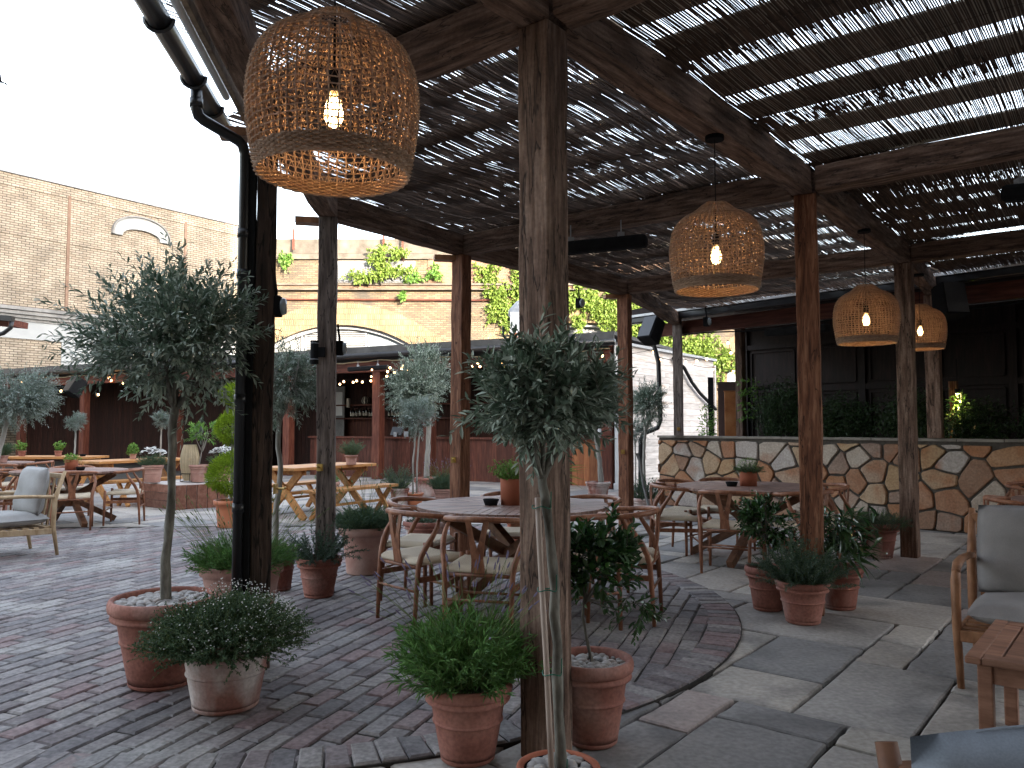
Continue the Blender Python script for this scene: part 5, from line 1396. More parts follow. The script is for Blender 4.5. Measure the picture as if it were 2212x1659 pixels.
# ---- growth forms (all local to the pot foot)
def twig_crown(par, base, c, rad, ntw, L, W, mleaf, mbark=BARK, lpt=18, twl=(.10,.24), limbs=7, name='crown', up=.35, segs=1, lump=4, tr=.0016, curl=.04):
    """limbs run from base into an ellipsoid crown, twigs carry opposite leaves"""
    c = np.array(c, float); rad = np.array(rad, float); base = np.array(base, float)
    bk = MB(); lf = MB(); starts = []
    lob = [np.zeros(3)]+[unit(rng.normal(size=3)*np.array([1,1,.7]))*.55 for _ in range(lump)]
    for i in range(limbs):
        tgt = c+rad*(unit(rng.normal(size=3)*np.array([1,1,.5])+np.array([0,0,.3]))*(.45+.3*rng.random()))
        m = (base+tgt)/2+rng.normal(size=3)*rad*.1+np.array([0,0,-.02]); ts = np.linspace(0, 1, 8)[:, None]
        P = (1-ts)**2*base+2*ts*(1-ts)*m+ts**2*tgt; r0 = max(.004, .12*float(min(rad))*.35)
        bk.tube(P, np.linspace(r0, r0*.3, 8), 5)
        starts += [P[k] for k in (4,5,6,7)]
    starts = np.array(starts)
    PP, DD, LL = [], [], []
    for i in range(ntw):
        lb = lob[rng.integers(len(lob))]; q = unit(rng.normal(size=3))*rng.random()**.5*.62+lb; nq = np.linalg.norm(q)
        if nq > .82: q *= .82/nq
        p = c+rad*q
        s = starts[np.argmin(((starts-p)**2).sum(1))]
        if i % 3 == 0: bk.tube([s, (s+p)/2+rng.normal(size=3)*.01, p], [tr*1.6, tr*1.3, tr], 3)
        d = unit(q/max(.2, nq)+np.array([0,0,up])+rng.normal(size=3)*.45)
        l = twl[0]+(twl[1]-twl[0])*rng.random()
        C = curve(p, d, l, 5, .15, .12); bk.tube(C, np.linspace(tr, tr*.5, 6), 3, caps=False)
        k = int(lpt*(.7+.5*rng.random())); ts = np.linspace(.05, 1.0, k); idx = ts*5; i0 = np.minimum(idx.astype(int), 4); fr = (idx-i0)[:, None]
        Q = C[i0]*(1-fr)+C[i0+1]*fr; T = unit(C[i0+1]-C[i0])
        ref = unit(np.cross(T, rng.normal(size=3))); r2 = np.cross(T, ref)
        ph = np.arange(k)*math.pi+np.floor(np.arange(k)/2)*math.pi/2
        side = ref*np.cos(ph)[:, None]+r2*np.sin(ph)[:, None]
        PP.append(Q); DD.append(T*.85+side*.75+rng.normal(size=(k,3))*.12); LL.append((1.0-.45*ts)*(.8+.4*rng.random(k)))
    P = np.concatenate(PP); D = np.concatenate(DD); Lk = np.concatenate(LL)
    leaves(lf, P, D, Lk*L, Lk*W, segs=segs, curl=curl)
    bk.build('branches', mbark, par, True); return lf.build(name, mleaf, par)
def trunk(par, pts, r, m=BARK, n=9, name='trunk'):
    P = np.array(pts, float); ts = np.linspace(0, len(P)-1, 16); i = np.minimum(ts.astype(int), len(P)-2); f = (ts-i)[:, None]
    Q = P[i]*(1-f)+P[i+1]*f; Q[1:-1] += rng.normal(size=(14,3))*r[0]*.10
    rr = np.interp(ts, np.linspace(0, len(P)-1, len(r)), r)*(1+.07*rng.normal(size=16))
    return MB().tube(Q, rr, n).build(name, m, par, True)
def tuft(par, R, z, n, h, spread, lw, ll, m, per=16, droop=.2, name='foliage', stalks=0, sh=.0, budm=FLOWP, wig=.10, seg=1, lspread=.5, sm=STEM, tint=None, lo=.12):
    """many stems from the soil carrying narrow leaves"""
    lf = MB(); sb = MB(); PP, DD, LL = [], [], []
    for i in range(n):
        a = rng.random()*6.283; q = math.sqrt(rng.random()); p = np.array([R*q*math.cos(a), R*q*math.sin(a), z])
        d = np.array([math.cos(a)*q*spread, math.sin(a)*q*spread, 1])+rng.normal(size=3)*.12
        l = h*(.65+.45*rng.random())*(1-.18*q)
        C = curve(p, d, l, 6, droop*q, wig); sb.tube(C, np.linspace(.0018, .0009, 7), 3, caps=False)
        k = int(per*(.8+.4*rng.random())); ts = np.sort(lo+(1.02-lo)*rng.random(k)); ts = np.minimum(ts, 1.0); idx = ts*6; i0 = np.minimum(idx.astype(int), 5); fr = (idx-i0)[:, None]
        PP.append(C[i0]*(1-fr)+C[i0+1]*fr); T = unit(C[i0+1]-C[i0]); DD.append(T+rng.normal(size=(k,3))*lspread); LL.append(.7+.6*rng.random(k))
    P = np.concatenate(PP); D = np.concatenate(DD); Lk = np.concatenate(LL); leaves(lf, P, D, Lk*ll, Lk*lw, segs=seg, curl=.3)
    o = lf.build(name, m, par); sb.build('stems', sm, par)
    if stalks:
        st = MB(); bd = MB()
        for i in range(stalks):
            a = rng.random()*6.283; q = math.sqrt(rng.random()); p = np.array([R*q*math.cos(a), R*q*math.sin(a), z+h*.4])
            C = curve(p, (math.cos(a)*q*spread*1.1, math.sin(a)*q*spread*1.1, 1), sh*(.7+.5*rng.random()), 6, .1, .06); st.tube(C, .0011, 3, caps=False)
            t_ = C[-1]; u = unit(C[-1]-C[-2]); bd.tube([t_-u*.004, t_+u*.006, t_+u*.02, t_+u*.032], [.001,.0038,.0034,.001], 5)
        tag(st.build('flower_stalks', STEM, par), kind='stuff'); tag(bd.build('flower_buds', budm, par), kind='stuff')
    return o
def ball(par, c, rad, n, L, W, m, name='crown', shell=.55, up=0, segs=1, bump=.12):
    lf = MB(); c = np.array(c, float); rad = np.array(rad, float); u = rdir(n); ph = rng.random(3)*6
    k = 1+bump*(np.sin(u[:,0]*5+ph[0])+np.sin(u[:,1]*6+ph[1])+np.sin(u[:,2]*5+ph[2]))/1.5
    r = (shell+(1-shell)*rng.random(n))*k
    P = c+u*r[:, None]*rad; D = u+rng.normal(size=(n,3))*.6+np.array([0,0,up]); leaves(lf, P, D, L*(.6+.8*rng.random(n)), W, segs=segs); return lf.build(name, m, par)

# 1 big olive standard, left of the first post
p = plant('potted_olive_tree', 'tall olive tree in big terracotta pot at left, crown against the cream wall', 'potted tree', -1.82, 4.17, group='olive trees in pots')
pot(.268, .158, .445, TERRA, 'roll', p); soil(.24, .36, p); pebbles(.235, .40, .026, p, .03, 210)
trunk(p, [(.012,0,.36),(.012,.0,.7),(.02,.01,1.05),(.026,0,1.30),(.033,0,1.43)], [.028,.025,.022,.022,.022])
twig_crown(p, (.035,0,1.42), (.02,.02,1.80), (.45,.38,.31), 420, .066, .019, OLIVE, lpt=19, twl=(.12,.34), limbs=14, segs=4, lump=8, up=.5)
# 2 thyme in front
p = plant('potted_thyme', 'wide flowering thyme in a stained terracotta pot, left foreground', 'potted herb', -1.365, 3.83)
pot(.228, .147, .33, TERRA_D, 'roll', p); soil(.2, .26, p)
tuft(p, .19, .25, 1500, .30, 1.15, .008, .0125, THY, per=36, droop=.5, wig=.13, lspread=1.0)
ball(p, (0,0,.36), (.30,.28,.17), 9000, .012, .008, THY, 'lower_foliage', shell=.55, bump=.15)
fl = MB(); k = 1500; u = rdir(k); u[:, 2] = abs(u[:, 2]); P = np.array([0,0,.33])+u*np.array([.345,.33,.25])*(.88+.18*rng.random(k))[:, None]; P = P[(P[:,0]+.28*rng.normal(size=k) > .0)]
leaves(fl, P, rdir(len(P)), .009, .009, segs=1, fold=.1); tag(fl.build('flowers', FLOW, p), kind='stuff')
# 3 lavender centre
p = plant('potted_lavender', 'bright green lavender in a terracotta pot left of the central post', 'potted herb', -.18, 3.28)
pot(.182, .107, .31, TERRA, 'roll', p); soil(.155, .25, p); pebbles(.155, .272, .024, p, .05, 110)
tuft(p, .095, .26, 520, .35, .95, .0062, .044, LAV, per=22, droop=.22, stalks=80, sh=.42, lspread=.5, lo=.3)
# 4 front olive standard with cane
p = plant('potted_olive_tree', 'olive tree with bamboo stake in front of the central post', 'potted tree', .146, 2.54, group='olive trees in pots')
pot(.132, .095, .28, TERRA_T, 'plain', p); MB().lathe([(.105,.2),(.112,.27),(.106,.272),(.10,.2)], n=30).build('inner_liner', BLKM, p, True); soil(.11, .235, p); pebbles(.104, .258, .022, p, .022, 70)
trunk(p, [(.012,0,.2),(.0,0,.45),(-.008,0,.75),(-.022,.0,.98),(-.038,0,1.10),(-.05,0,1.18)], [.019,.0165,.016,.015,.015,.014], BARK, 10)
for q in ((-.10,.03,1.34),(.02,.0,1.33),(-.07,-.05,1.36),(.05,.03,1.30)):
    trunk(p, [(-.05,0,1.17),((-.05+q[0])/2-.01,q[1]/2,1.25),q], [.011,.008,.006], BARK, 7, 'branch')
MB().tube([(-.020,-.024,.22),(-.038,-.026,.6),(-.055,-.024,.9),(-.065,-.02,1.12)], .0095, 9).build('bamboo_stake', BAMB, p, True)
for z, x in ((.262,-.004),(.57,-.02),(.83,-.035),(1.09,-.052)):
    MB().tube([(x+.030*math.cos(a), -.012+.030*math.sin(a), z+.004*math.sin(3*a)) for a in np.linspace(0, 12.5, 30)]+[(x+.03,-.03,z+.05)], .0018, 5).build('tie', TIE, p)
twig_crown(p, (-.05,0,1.18), (-.048,.0,1.455), (.225,.19,.18), 300, .058, .0165, OLIVE, lpt=17, twl=(.07,.17), limbs=14, segs=4, lump=7, up=.5)
# 5 citrus right of the central post
p = plant('potted_citrus', 'glossy citrus bush with a drooping branch in a pebbled pot right of the central post', 'potted shrub', .345, 3.45)
pot(.178, .104, .355, TERRA, 'roll', p); soil(.155, .29, p); pebbles(.150, .315, .019, p, .01, 110)
trunk(p, [(.01,0,.28),(-.015,0,.40),(-.04,0,.52),(-.03,0,.62)], [.0085,.007,.006,.005], BARK)
twig_crown(p, (-.03,0,.58), (.01,.04,.74), (.165,.15,.23), 115, .068, .032, CIT, BARK, lpt=9, twl=(.06,.13), limbs=6, segs=4, up=.5)
twig_crown(p, (-.03,0,.60), (.19,-.02,.56), (.06,.05,.12), 16, .05, .02, CIT, BARK, lpt=8, twl=(.06,.12), limbs=2, segs=4, up=-.9, name='drooping_branch')
# 6 low bowl of lavender behind the first post
p = plant('potted_lavender', 'wispy lavender in a wide pale bowl pot behind the post with the downpipe', 'potted herb', -1.84, 5.42)
pot(.272, .16, .40, TERRA_P, 'bowl', p); soil(.24, .33, p)
tuft(p, .21, .34, 420, .27, .95, .0045, .045, LAV, per=16, droop=.4, stalks=110, sh=.40, lspread=.4, budm=STEM)
# 7 olive in a dark pot behind
p = plant('potted_olive_tree', 'olive tree with pale curved trunk between the first and the silver grey post', 'potted tree', -1.93, 6.50, group='olive trees in pots')
pot(.175, .12, .33, TERRA_D, 'roll', p); soil(.15, .26, p)
trunk(p, [(.0,0,.26),(-.01,0,.6),(.03,0,.95),(.0,0,1.25),(.02,0,1.42)], [.026,.024,.022,.02,.018], BARKP)
twig_crown(p, (.02,0,1.38), (.04,.0,1.72), (.30,.28,.40), 420, .058, .013, OLIVE, BARKP, lpt=20, twl=(.1,.22), limbs=10, lump=5)
tuft(p, .12, .27, 60, .2, 1.1, .004, .02, ROSE, per=20)
# 8 rosemary
p = plant('potted_rosemary', 'spreading rosemary in a small terracotta pot between the first two posts', 'potted herb', -1.515, 6.25)
pot(.178, .108, .305, TERRA, 'roll', p); soil(.155, .25, p)
tuft(p, .10, .25, 85, .36, 1.15, .006, .024, ROSE, per=95, droop=.35, wig=.12, lspread=.75)
# 9 big pale pot of lavender
p = plant('potted_lavender', 'lavender in the biggest smooth pale terracotta pot', 'potted herb', -1.335, 7.25)
pot(.246, .165, .42, TERRA_P, 'plain', p); soil(.22, .36, p)
tuft(p, .2, .37, 460, .24, .85, .005, .04, LAVG, per=18, droop=.35, stalks=60, sh=.45, lspread=.5, budm=STEM)
# 10 group by the orange brown post
p = plant('potted_citrus', 'glossy bush in a pebbled pot left of the orange brown post', 'potted shrub', 1.885, 5.88)
pot(.162, .10, .315, TERRA, 'roll', p); soil(.14, .25, p); pebbles(.138, .265, .017, p, .01, 90)
trunk(p, [(0,0,.25),(.01,0,.42),(0,0,.55)], [.009,.008,.006], BARKP)
twig_crown(p, (0,0,.5), (.02,.0,.66), (.19,.18,.19), 130, .06, .03, CIT, BARK, lpt=9, twl=(.06,.13), limbs=6, segs=4)
p = plant('potted_rosemary', 'bushy rosemary in the front pot beside the orange brown post', 'potted herb', 2.005, 5.50)
pot(.182, .112, .285, TERRA, 'roll', p); soil(.155, .23, p)
tuft(p, .11, .23, 210, .36, 1.0, .0045, .024, ROSE, per=75, droop=.4, wig=.13, lspread=.6)
p = plant('potted_leafy_plant', 'plant with long drooping leaves in a dark pot right of the orange brown post', 'potted plant', 2.43, 5.93)
pot(.18, .115, .31, TERRA_D, 'roll', p); soil(.15, .25, p)
lf = MB(); k = 150; a = rng.random(k)*6.283; zz = .35+.32*rng.random(k); u = np.stack([np.cos(a), np.sin(a), .35*rng.normal(size=k)+.25], 1); leaves(lf, np.stack([.09*np.cos(a), .09*np.sin(a), zz], 1), u, .21, .030, segs=4, curl=.55); 
k = 200; leaves(lf, np.stack([.12*rng.normal(size=k), .12*rng.normal(size=k), .35+.35*rng.random(k)], 1), rdir(k, .6), .1, .028, segs=4, curl=.4); lf.build('foliage', CIT, p)
p = plant('potted_thyme', 'low dark green thyme dome in a pot beside the right post', 'potted herb', 3.76, 8.18)
pot(.226, .14, .36, TERRA_D, 'roll', p); soil(.2, .29, p)
tuft(p, .2, .29, 520, .21, 1.0, .004, .016, ROSE, per=26, droop=.4, lspread=.8)
# 11 pots under and behind the middle table
p = plant('potted_shrub', 'dark terracotta pot with low grey plant behind the left chairs of the middle table', 'potted plant', -.90, 8.35)
pot(.25, .17, .34, TERRA_D, 'roll', p); soil(.22, .27, p); tuft(p, .18, .28, 60, .13, .9, .006, .03, ROSE, per=20)
p = plant('potted_shrub', 'terracotta pot seen between the legs of the middle table', 'potted plant', .10, 8.5)
pot(.16, .11, .33, TERRA_T, 'roll', p); soil(.14, .26, p); tuft(p, .1, .27, 60, .2, .9, .006, .03, ROSE, per=20)
p = plant('potted_rosemary', 'rosemary in a reddish pot against the silvery wall, right of the far post', 'potted herb', 1.95, 11.6)
pot(.22, .14, .30, TERRA_D, 'roll', p); soil(.18, .24, p); tuft(p, .12, .25, 100, .38, .7, .006, .03, ROSE, per=50)
# 12 middle distance olives and pots
p = plant('potted_olive_tree', 'big dense olive tree in front of the bar, left of the reddish post', 'potted tree', -1.64, 15.2, group='olive trees in pots')
pot(.26, .18, .36, TERRA_D, 'roll', p); soil(.22, .29, p)
trunk(p, [(0,0,.3),(.02,0,.9),(.04,0,1.5),(.0,0,1.75)], [.055,.05,.045,.04], BARKP)
twig_crown(p, (0,0,1.7), (-.12,0,2.2), (.58,.55,.66), 760, .085, .022, OLIVE, BARKP, lpt=22, twl=(.18,.4), limbs=14, lump=6)
p = plant('potted_olive_tree', 'slim olive with two pale stems in a shallow orange pot', 'potted tree', -1.67, 13.6, group='olive trees in pots')
pot(.155, .12, .2, TERRA_O, 'plain', p); pebbles(.14, .17, .02, p, 0, 60)
for dx in (-.03, .03): trunk(p, [(dx,0,.15),(dx*1.2,0,.7),(dx+.04,0,1.2),(.05,0,1.45)], [.016,.015,.014,.012], BARKP)
twig_crown(p, (.05,0,1.35), (.10,0,1.5), (.26,.25,.36), 200, .07, .02, OLIVE_L, BARKP, lpt=18, twl=(.12,.3), limbs=6)
p = plant('potted_rosemary', 'rosemary in a greyish pot left of the slim olive before the bar', 'potted herb', -1.92, 13.5)
pot(.17, .13, .29, TERRA_D, 'roll', p); soil(.15, .24, p); tuft(p, .1, .25, 110, .45, .8, .006, .03, ROSE, per=55)
p = plant('potted_lavender', 'lavender in a pale pot left of the reddish post before the bar', 'potted herb', -1.17, 13.5)
pot(.17, .12, .28, TERRA_P, 'roll', p); soil(.15, .22, p); pebbles(.14, .235, .018, p, 0, 60); tuft(p, .12, .23, 260, .34, .7, .006, .05, LAVG, per=14, stalks=60, sh=.38)
p = plant('potted_olive_tree', 'olive tree with bare trunk before the lit orange end of the counter', 'potted tree', 1.62, 14.9, group='olive trees in pots')
pot(.24, .17, .3, TERRA_D, 'roll', p); soil(.2, .24, p)
trunk(p, [(.06,0,.25),(.03,0,.7),(-.03,0,1.15),(-.06,0,1.5)], [.05,.045,.04,.035], BARKP)
twig_crown(p, (-.06,0,1.4), (-.05,0,1.82), (.60,.5,.52), 700, .075, .022, OLIVE_L, BARKP, lpt=20, twl=(.15,.35), limbs=10)
p = plant('potted_olive_tree', 'dark olive tree in front of the silvery wall', 'potted tree', 2.12, 12.65, group='olive trees in pots')
pot(.2, .14, .28, TERRA_D, 'roll', p); soil(.16, .22, p)
trunk(p, [(0,0,.2),(-.01,0,.7),(.0,0,1.1),(.03,0,1.35)], [.028,.026,.024,.02], BARKP)
twig_crown(p, (.03,0,1.25), (.07,0,1.72), (.27,.27,.37), 380, .06, .016, OLIVE, BARKP, lpt=18, twl=(.1,.25), limbs=9)
p = plant('potted_olive_tree', 'thin young olive just left of the dark one by the silvery wall', 'potted tree', 2.0, 12.9, group='olive trees in pots')
pot(.13, .1, .22, TERRA_D, 'roll', p); trunk(p, [(0,0,.2),(.02,0,.7),(.01,0,1.1)], [.012,.011,.01], BARKP)
twig_crown(p, (.01,0,1.05), (.02,0,1.25), (.14,.14,.17), 90, .055, .015, OLIVE_L, BARKP, lpt=14, twl=(.08,.15), limbs=5)
# 13 left yard
p = plant('potted_olive_tree', 'silvery olive tree at the left edge, leaning right', 'potted tree', -7.9, 12.1, group='olive trees in pots')
pot(.2, .15, .3, TERRA_D, 'roll', p); trunk(p, [(-.02,0,.2),(.0,0,.8),(.12,0,1.3),(.16,0,1.5)], [.04,.038,.033,.03], BARKP)
twig_crown(p, (.16,0,1.42), (.27,0,1.83), (.42,.40,.46), 760, .065, .018, OLIVE_L, BARKP, lpt=20, twl=(.15,.38), limbs=12, lump=6)
for px, lb in ((163, 'small ball olive on a thin stem before the left red post'), (348, 'small ball olive on a thin stem left of the big olive trunk')):
    c = V(px, 911, 14.9); p = plant('ball_olive', lb, 'potted tree', c.x, c.y, 0, 'small ball olives')
    pot(.16, .12, .26, TERRA_P, 'roll', p); trunk(p, [(0,0,.2),(0,0,.7),(.01,0,1.3)], [.018,.016,.014], BARKP)
    twig_crown(p, (0,0,1.25), (0,0,c.z), (.17,.17,.17), 190, .05, .015, OLIVE_L, BARKP, lpt=12, twl=(.06,.11), limbs=6)
def topiary(x, y, label):
    p = plant('potted_topiary', label, 'potted topiary', x, y, None, 'lime green three ball topiaries')
    pot(.225, .165, .355, TERRA_O, 'plain', p); soil(.2, .30, p, MORT); pebbles(.19, .31, .012, p, 0, 120)
    trunk(p, [(0,0,.3),(.0,0,1.0),(.01,0,1.9)], [.022,.02,.014], BARKP)
    for z, r in ((.68,.29),(1.30,.225),(1.75,.15)):
        o = ball(p, (0,0,z), (r,r,r*.92), int(5200*(r/.29)**2), .055, .012, LIME, 'foliage_ball', shell=.78, up=.5, bump=.10)
    return p
topiary(-3.72, 10.5, 'lime green three ball topiary in an orange pot beside the downpipe')
topiary(-7.05, 10.0, 'lime green three ball topiary just showing at the left edge')
# on the planter
def pt_on(px, py, z): return G(px, py, z)
q = pt_on(404, 1041, ph_)
t = thing('rattan_lantern', 'pale woven rattan lantern standing on the sleeper planter corner', 'lantern', (q.x, q.y+.1, ph_-.005))
mb = MB(); P = [(.085,.02),(.12,.12),(.148,.26),(.152,.38),(.135,.5),(.098,.62),(.09,.63)]
pz = [p_[1] for p_ in P]; prr = [p_[0] for p_ in P]
for k in range(90):
    a = 6.283*k/90; mb.tube([(np.interp(z, pz, prr)*math.cos(a), np.interp(z, pz, prr)*math.sin(a), z) for z in np.linspace(.02,.62,9)], .0042, 4)
for z in np.linspace(.05, .6, 12): r = np.interp(z, pz, prr)-.004; mb.tube([(r*math.cos(a), r*math.sin(a), z) for a in np.linspace(0, 6.283, 33)], .002, 3)
mb.build('woven_body', WICK, t)
mb = MB()
for z, r in ((.63,.098),(.14,.135),(.01,.14)): mb.tube([(r*math.cos(a), r*math.sin(a), z) for a in np.linspace(0, 6.283, 33)], .006, 5)
for k in range(4): a = .4+k*1.57; mb.tube([(.135*math.cos(a), .135*math.sin(a), .14), (.145*math.cos(a), .145*math.sin(a), .005)], .005, 5)
mb.build('metal_stand', BLKM, t)
def daisies(p, z, R, n=90):
    tuft(p, R*.75, z, 260, .27, .9, .006, .022, LAVG, per=22, droop=.3, lspread=.8)
    f = MB(); 
    for i in range(n):
        a = rng.random()*6.283; r = math.sqrt(rng.random())*R*1.35; c = np.array([r*math.cos(a), r*math.sin(a), z+.24+.10*(1-(r/R/1.35)**2)+rng.normal()*.012]); tlt = rng.normal(size=2)*.3
        v = [c]+[c+np.array([.022*math.cos(b), .022*math.sin(b), .022*(tlt[0]*math.cos(b)+tlt[1]*math.sin(b))]) for b in np.arange(9)*6.283/9]; f.add(v, [[0, 1+k, 1+(k+1) % 9] for k in range(9)])
    tag(f.build('daisy_flowers', FLOW, p), kind='stuff')
zz = ph_-.005
q = pt_on(375, 1034, ph_); p = plant('potted_daisies', 'white daisies in a pot behind the rattan lantern', 'potted flowers', q.x, 13.15, zz); pot(.17, .12, .29, TERRA_P, 'roll', p); soil(.14,.23,p); daisies(p, .24, .15)
q = V(428, 1020, 13.25); p = plant('potted_laurel', 'young leafy laurel in a pot on the sleeper planter, right of the lantern', 'potted shrub', q.x, 13.25, zz); pot(.165, .115, .29, TERRA_P, 'roll', p); soil(.14,.23,p); pebbles(.135,.24,.016,p,0,50)
trunk(p, [(0,0,.23),(.04,0,.42),(.06,0,.6)], [.011,.01,.008], BARKP); twig_crown(p, (.06,0,.5), (.08,0,.80), (.22,.2,.20), 45, .085, .03, HERB, BARKP, lpt=11, twl=(.08,.16), limbs=6, segs=4)
q = V(484, 1020, 13.4); p = plant('potted_daisies', 'white daisies in the rightmost pot on the sleeper planter', 'potted flowers', q.x, 13.4, zz); pot(.18, .12, .29, TERRA_P, 'roll', p); soil(.15,.23,p); daisies(p, .24, .19, 130)
# table top pots ------------------------------------------------
def tpot(px, d, z, R, h, form, label, m=TERRA_T, st='cyl', name='table_plant'):
    x = (px-CXP)/FPX*d; p = plant(name, label, 'potted plant', x, d, z, 'small plants on the tables'); pot(R, R*(.95 if st == 'cyl' else .72), h, m, st, p, 28)
    if form == 'herb': tuft(p, R*.8, h*.9, 70, .20, .75, .012, .02, HERB, per=16, droop=.5, lspread=.9)
    if form == 'thyme': tuft(p, R*.9, h*.9, 150, .13, 1.3, .005, .014, THY, per=24, droop=.6, lspread=.8); ball(p, (0,0,h+.05), (R*1.25,R*1.25,.09), 700, .012, .005, HERB, 'leaf_tips', .7)
    if form == 'succ': ball(p, (0,0,h+.01), (R*1.3,R*1.3,.06), 420, .03, .012, HERB, 'foliage', .4, up=.6)
    if form == 'mint': tuft(p, R*.5, h*.9, 14, .20, .5, .03, .045, HERB, per=14, droop=.1, lspread=.9, seg=1)
    if form == 'lav': tuft(p, R*.7, h*.9, 120, .26, .6, .005, .04, LAVG, per=14)
    if form == 'ball': ball(p, (0,0,h+.07), (R*1.4,R*1.4,.10), 420, .035, .02, HERB, 'foliage', .5)
    return p
def ashtray(px, d, z, label):
    x = (px-CXP)/FPX*d; t = thing('ashtray', label, 'ashtray', (x, d, z), 0, 'dark round ashtrays on the tables')
    MB().lathe([(0,0),(.045,0),(.062,.045),(.058,.046),(.04,.012),(0,.01)], n=24).build('bowl', BLKM, t, True)
tz = .758
tpot(1107, 5.98, tz, .092, .195, 'herb', 'bright herb in a terracotta cylinder on the middle table, beside the central post')
ashtray(1061, 5.93, tz, 'dark ashtray bowl left of the herb pot on the middle table')
p = plant('spiky_plant', 'spiky leafed plant half hidden behind the central post on the middle table', 'potted plant', (1172-CXP)/FPX*6.25, 6.25, tz); pot(.08, .06, .15, TERRA_T, 'cyl', p)
lf = MB(); k = 60; a = rng.random(k)*6.283; leaves(lf, np.tile([0,0,.16], (k,1))+rng.normal(size=(k,3))*.01, np.stack([np.cos(a), np.sin(a), .2+1.0*rng.random(k)], 1), .32, .014, segs=4, curl=.6); lf.build('foliage', HERB, p)
tpot(1614, 8.05, .742, .088, .145, 'thyme', 'curly thyme in a terracotta cylinder on the table by the flagstone wall')
ashtray(1578, 7.98, .742, 'dark ashtray on the table by the flagstone wall')
tpot(158, 10.9, .742, .082, .145, 'succ', 'yellow green succulent in a terracotta pot on the open yard table')
ashtray(178, 10.85, .742, 'dark ashtray on the open yard table, right of the succulent')
tpot(8, 13.1, .742, .10, .12, 'lav', 'low grey herb in a pale pot on the farther yard table', TERRA_P, 'plain')
tpot(290, 14.2, .752, .065, .10, 'ball', 'round leafy herb in a small pale pot on the yard picnic table', TERRA_P, 'plain')
ashtray(327, 14.3, .752, 'dark ashtray on the yard picnic table')
tpot(51, 15.6, .752, .075, .11, 'mint', 'mint in a small pot on the farthest picnic table, left one', TERRA, 'plain')
tpot(129, 15.6, .752, .075, .11, 'mint', 'mint in a small pot on the farthest picnic table, beside the red post', TERRA, 'plain')
ashtray(182, 15.5, .752, 'dark ashtray at the right end of the farthest picnic table')
tpot(768-8, 12.2, .752, .0001+.10, .15, 'lav', 'lavender in a pale pot on the picnic table, left of the silver grey post', TERRA_P, 'plain').location.x = (768-CXP-8-0)/FPX*12.2+.0
ashtray(757-50, 11.9, .752, 'dark ashtray on the picnic table by the silver grey post')
p = plant('potted_lavender', 'pink terracotta pot of lavender under the picnic table', 'potted herb', V(706,1085,13.9).x, 14.0)
pot(.2, .14, .36, TERRA_P, 'roll', p); soil(.17,.3,p); tuft(p, .13, .3, 120, .25, .8, .006, .04, LAV, per=14)
# dark shrubs behind the flagstone wall --------------------------
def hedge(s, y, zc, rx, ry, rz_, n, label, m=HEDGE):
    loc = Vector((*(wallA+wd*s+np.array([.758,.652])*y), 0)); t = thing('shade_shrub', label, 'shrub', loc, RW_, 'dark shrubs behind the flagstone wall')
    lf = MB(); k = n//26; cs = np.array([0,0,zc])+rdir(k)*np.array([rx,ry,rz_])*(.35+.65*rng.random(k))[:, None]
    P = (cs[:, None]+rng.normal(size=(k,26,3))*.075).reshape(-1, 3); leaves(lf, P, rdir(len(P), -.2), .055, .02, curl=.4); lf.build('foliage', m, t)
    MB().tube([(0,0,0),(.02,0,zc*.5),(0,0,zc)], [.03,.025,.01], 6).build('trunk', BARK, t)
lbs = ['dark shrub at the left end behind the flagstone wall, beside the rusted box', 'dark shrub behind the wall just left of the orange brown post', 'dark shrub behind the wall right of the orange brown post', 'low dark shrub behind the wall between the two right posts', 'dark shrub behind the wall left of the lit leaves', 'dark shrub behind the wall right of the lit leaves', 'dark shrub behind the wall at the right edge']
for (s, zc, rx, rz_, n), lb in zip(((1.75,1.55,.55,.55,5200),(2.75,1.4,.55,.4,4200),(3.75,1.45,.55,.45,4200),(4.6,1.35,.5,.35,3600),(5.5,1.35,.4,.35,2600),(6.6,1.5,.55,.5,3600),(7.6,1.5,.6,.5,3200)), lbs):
    hedge(s, 1.1, zc, rx, .4, rz_, n, lb)
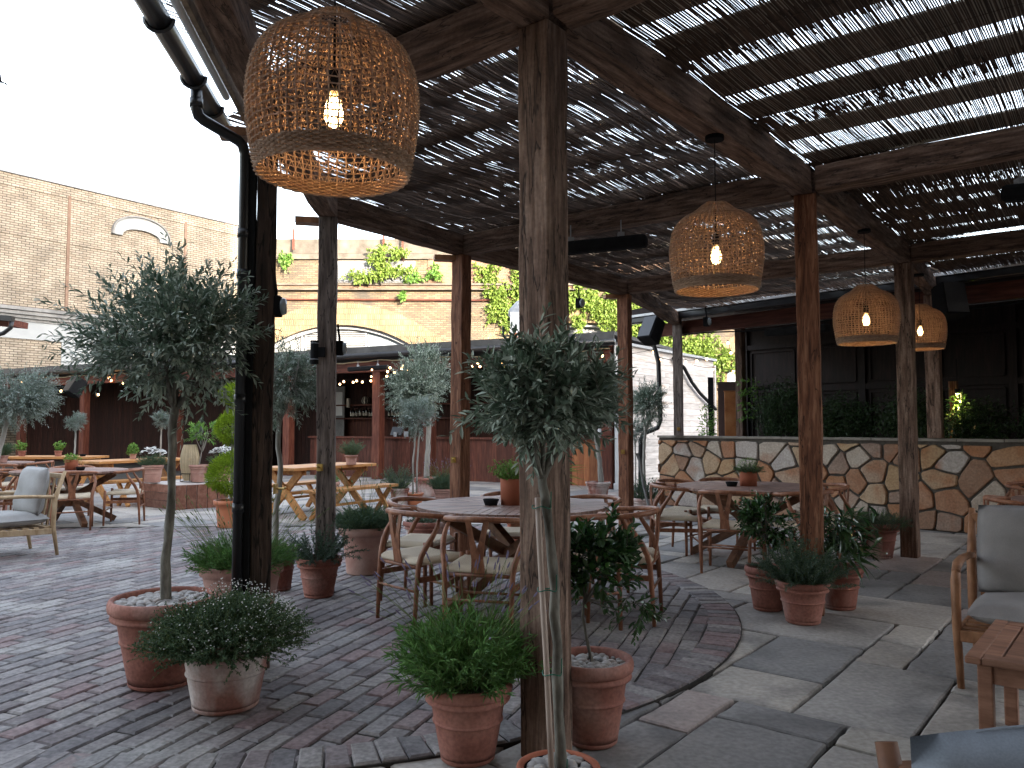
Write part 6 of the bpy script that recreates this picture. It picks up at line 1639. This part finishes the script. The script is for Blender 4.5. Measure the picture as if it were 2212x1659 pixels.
# bright compound leaved shrub at its left end
c = V(1602, 870, 13.6); t = thing('bright_leaf_shrub', 'bright green leaf sprays lit by daylight in front of the rusted boxes', 'shrub', (c.x+.15, c.y, 0))
lf = MB()
for q in range(7):
    C = curve((.12, 0, 1.5+.1*q), (-.9,-.2,.25+.2*rng.normal()), .34, 5, .3); 
    for k in range(6): leaves(lf, np.repeat(C[k][None], 4, 0), rdir(4)*.8+np.array([0,0,.1]), .075, .035, segs=1)
lf.build('leaf_sprays', HERB, t); MB().tube([(.1,0,0),(.13,0,1.2),(.1,0,2.2)], .012, 5).build('stem', BARK, t)
c = V(1527, 900, 15.0); t = thing('young_shrub', 'slim young shrub in front of the black gate', 'shrub', (c.x, c.y, 0)); ball(t, (0,0,1.2), (.17,.17,.6), 500, .06, .03, HERB, 'foliage', .3); MB().tube([(0,0,0),(0,0,1.6)], .012, 5).build('stem', BARK, t)
# garden spotlight in the dark bed
c = V(2068, 845, 10.9); t = thing('spotlight', 'small lit garden spotlight glowing on leaves and timber in the dark bed', 'spotlight', c)
MB().lathe([(0,-.03),(.03,-.03),(.035,.03),(.0,.03)], n=12).build('housing', BLKM, t); MB().tube([(0,0,.03),(0,0,.45)], .006, 5).build('stem', BLKM, t)
MB().lathe([(0,-.034),(.026,-.034)], n=12).build('lens', emit('lit_spot', (1,.8,.35), 25), t)
t = thing('lit_leaf_shrub', 'few leaves lit yellow by the garden spotlight', 'shrub', (c.x+.05, c.y, 0)); ball(t, (0,0,c.z-.22), (.16,.12,.24), 120, .07, .028, HERB, 'foliage', .2); MB().tube([(0,0,0),(0,0,c.z)], .01, 5).build('stem', BARK, t)
MB().box((.02,.22,c.z-.3),(.12,.03,.9)).build('stake_board', W_ORZ, t)
sl = bpy.data.lights.new('spot', 'SPOT'); sl.energy = 9; sl.color = (1,.7,.3); sl.spot_size = 1.0; so = bpy.data.objects.new('spotlight_lamp', sl); S.collection.objects.link(so); so.location = (c.x, c.y-.02, c.z-.05); so.rotation_euler = (R_(8),0,0)

c = V(-2, 176, 20); t = thing('bird', 'dark bird crossing the sky at the left edge', 'bird', c, .3)
b_ = MB().tube([(-.16,0,0),(-.08,0,.01),(.04,0,.0),(.12,0,-.02),(.2,0,-.01)], [.004,.03,.035,.015,.004], 8).build('body', BLKM, t, True)
for s in (-1, 1): MB().add([(-.05,0,.01),(.06,0,.01),(.10,.2*s,.06),(-.01,.2*s,.07),(.16,.42*s,.03)], [[0,1,2,3]]).add([(.10,.2*s,.06),(-.01,.2*s,.07),(.16,.42*s,.03)], [[0,1,2]]).build('wing', BLKM, t)
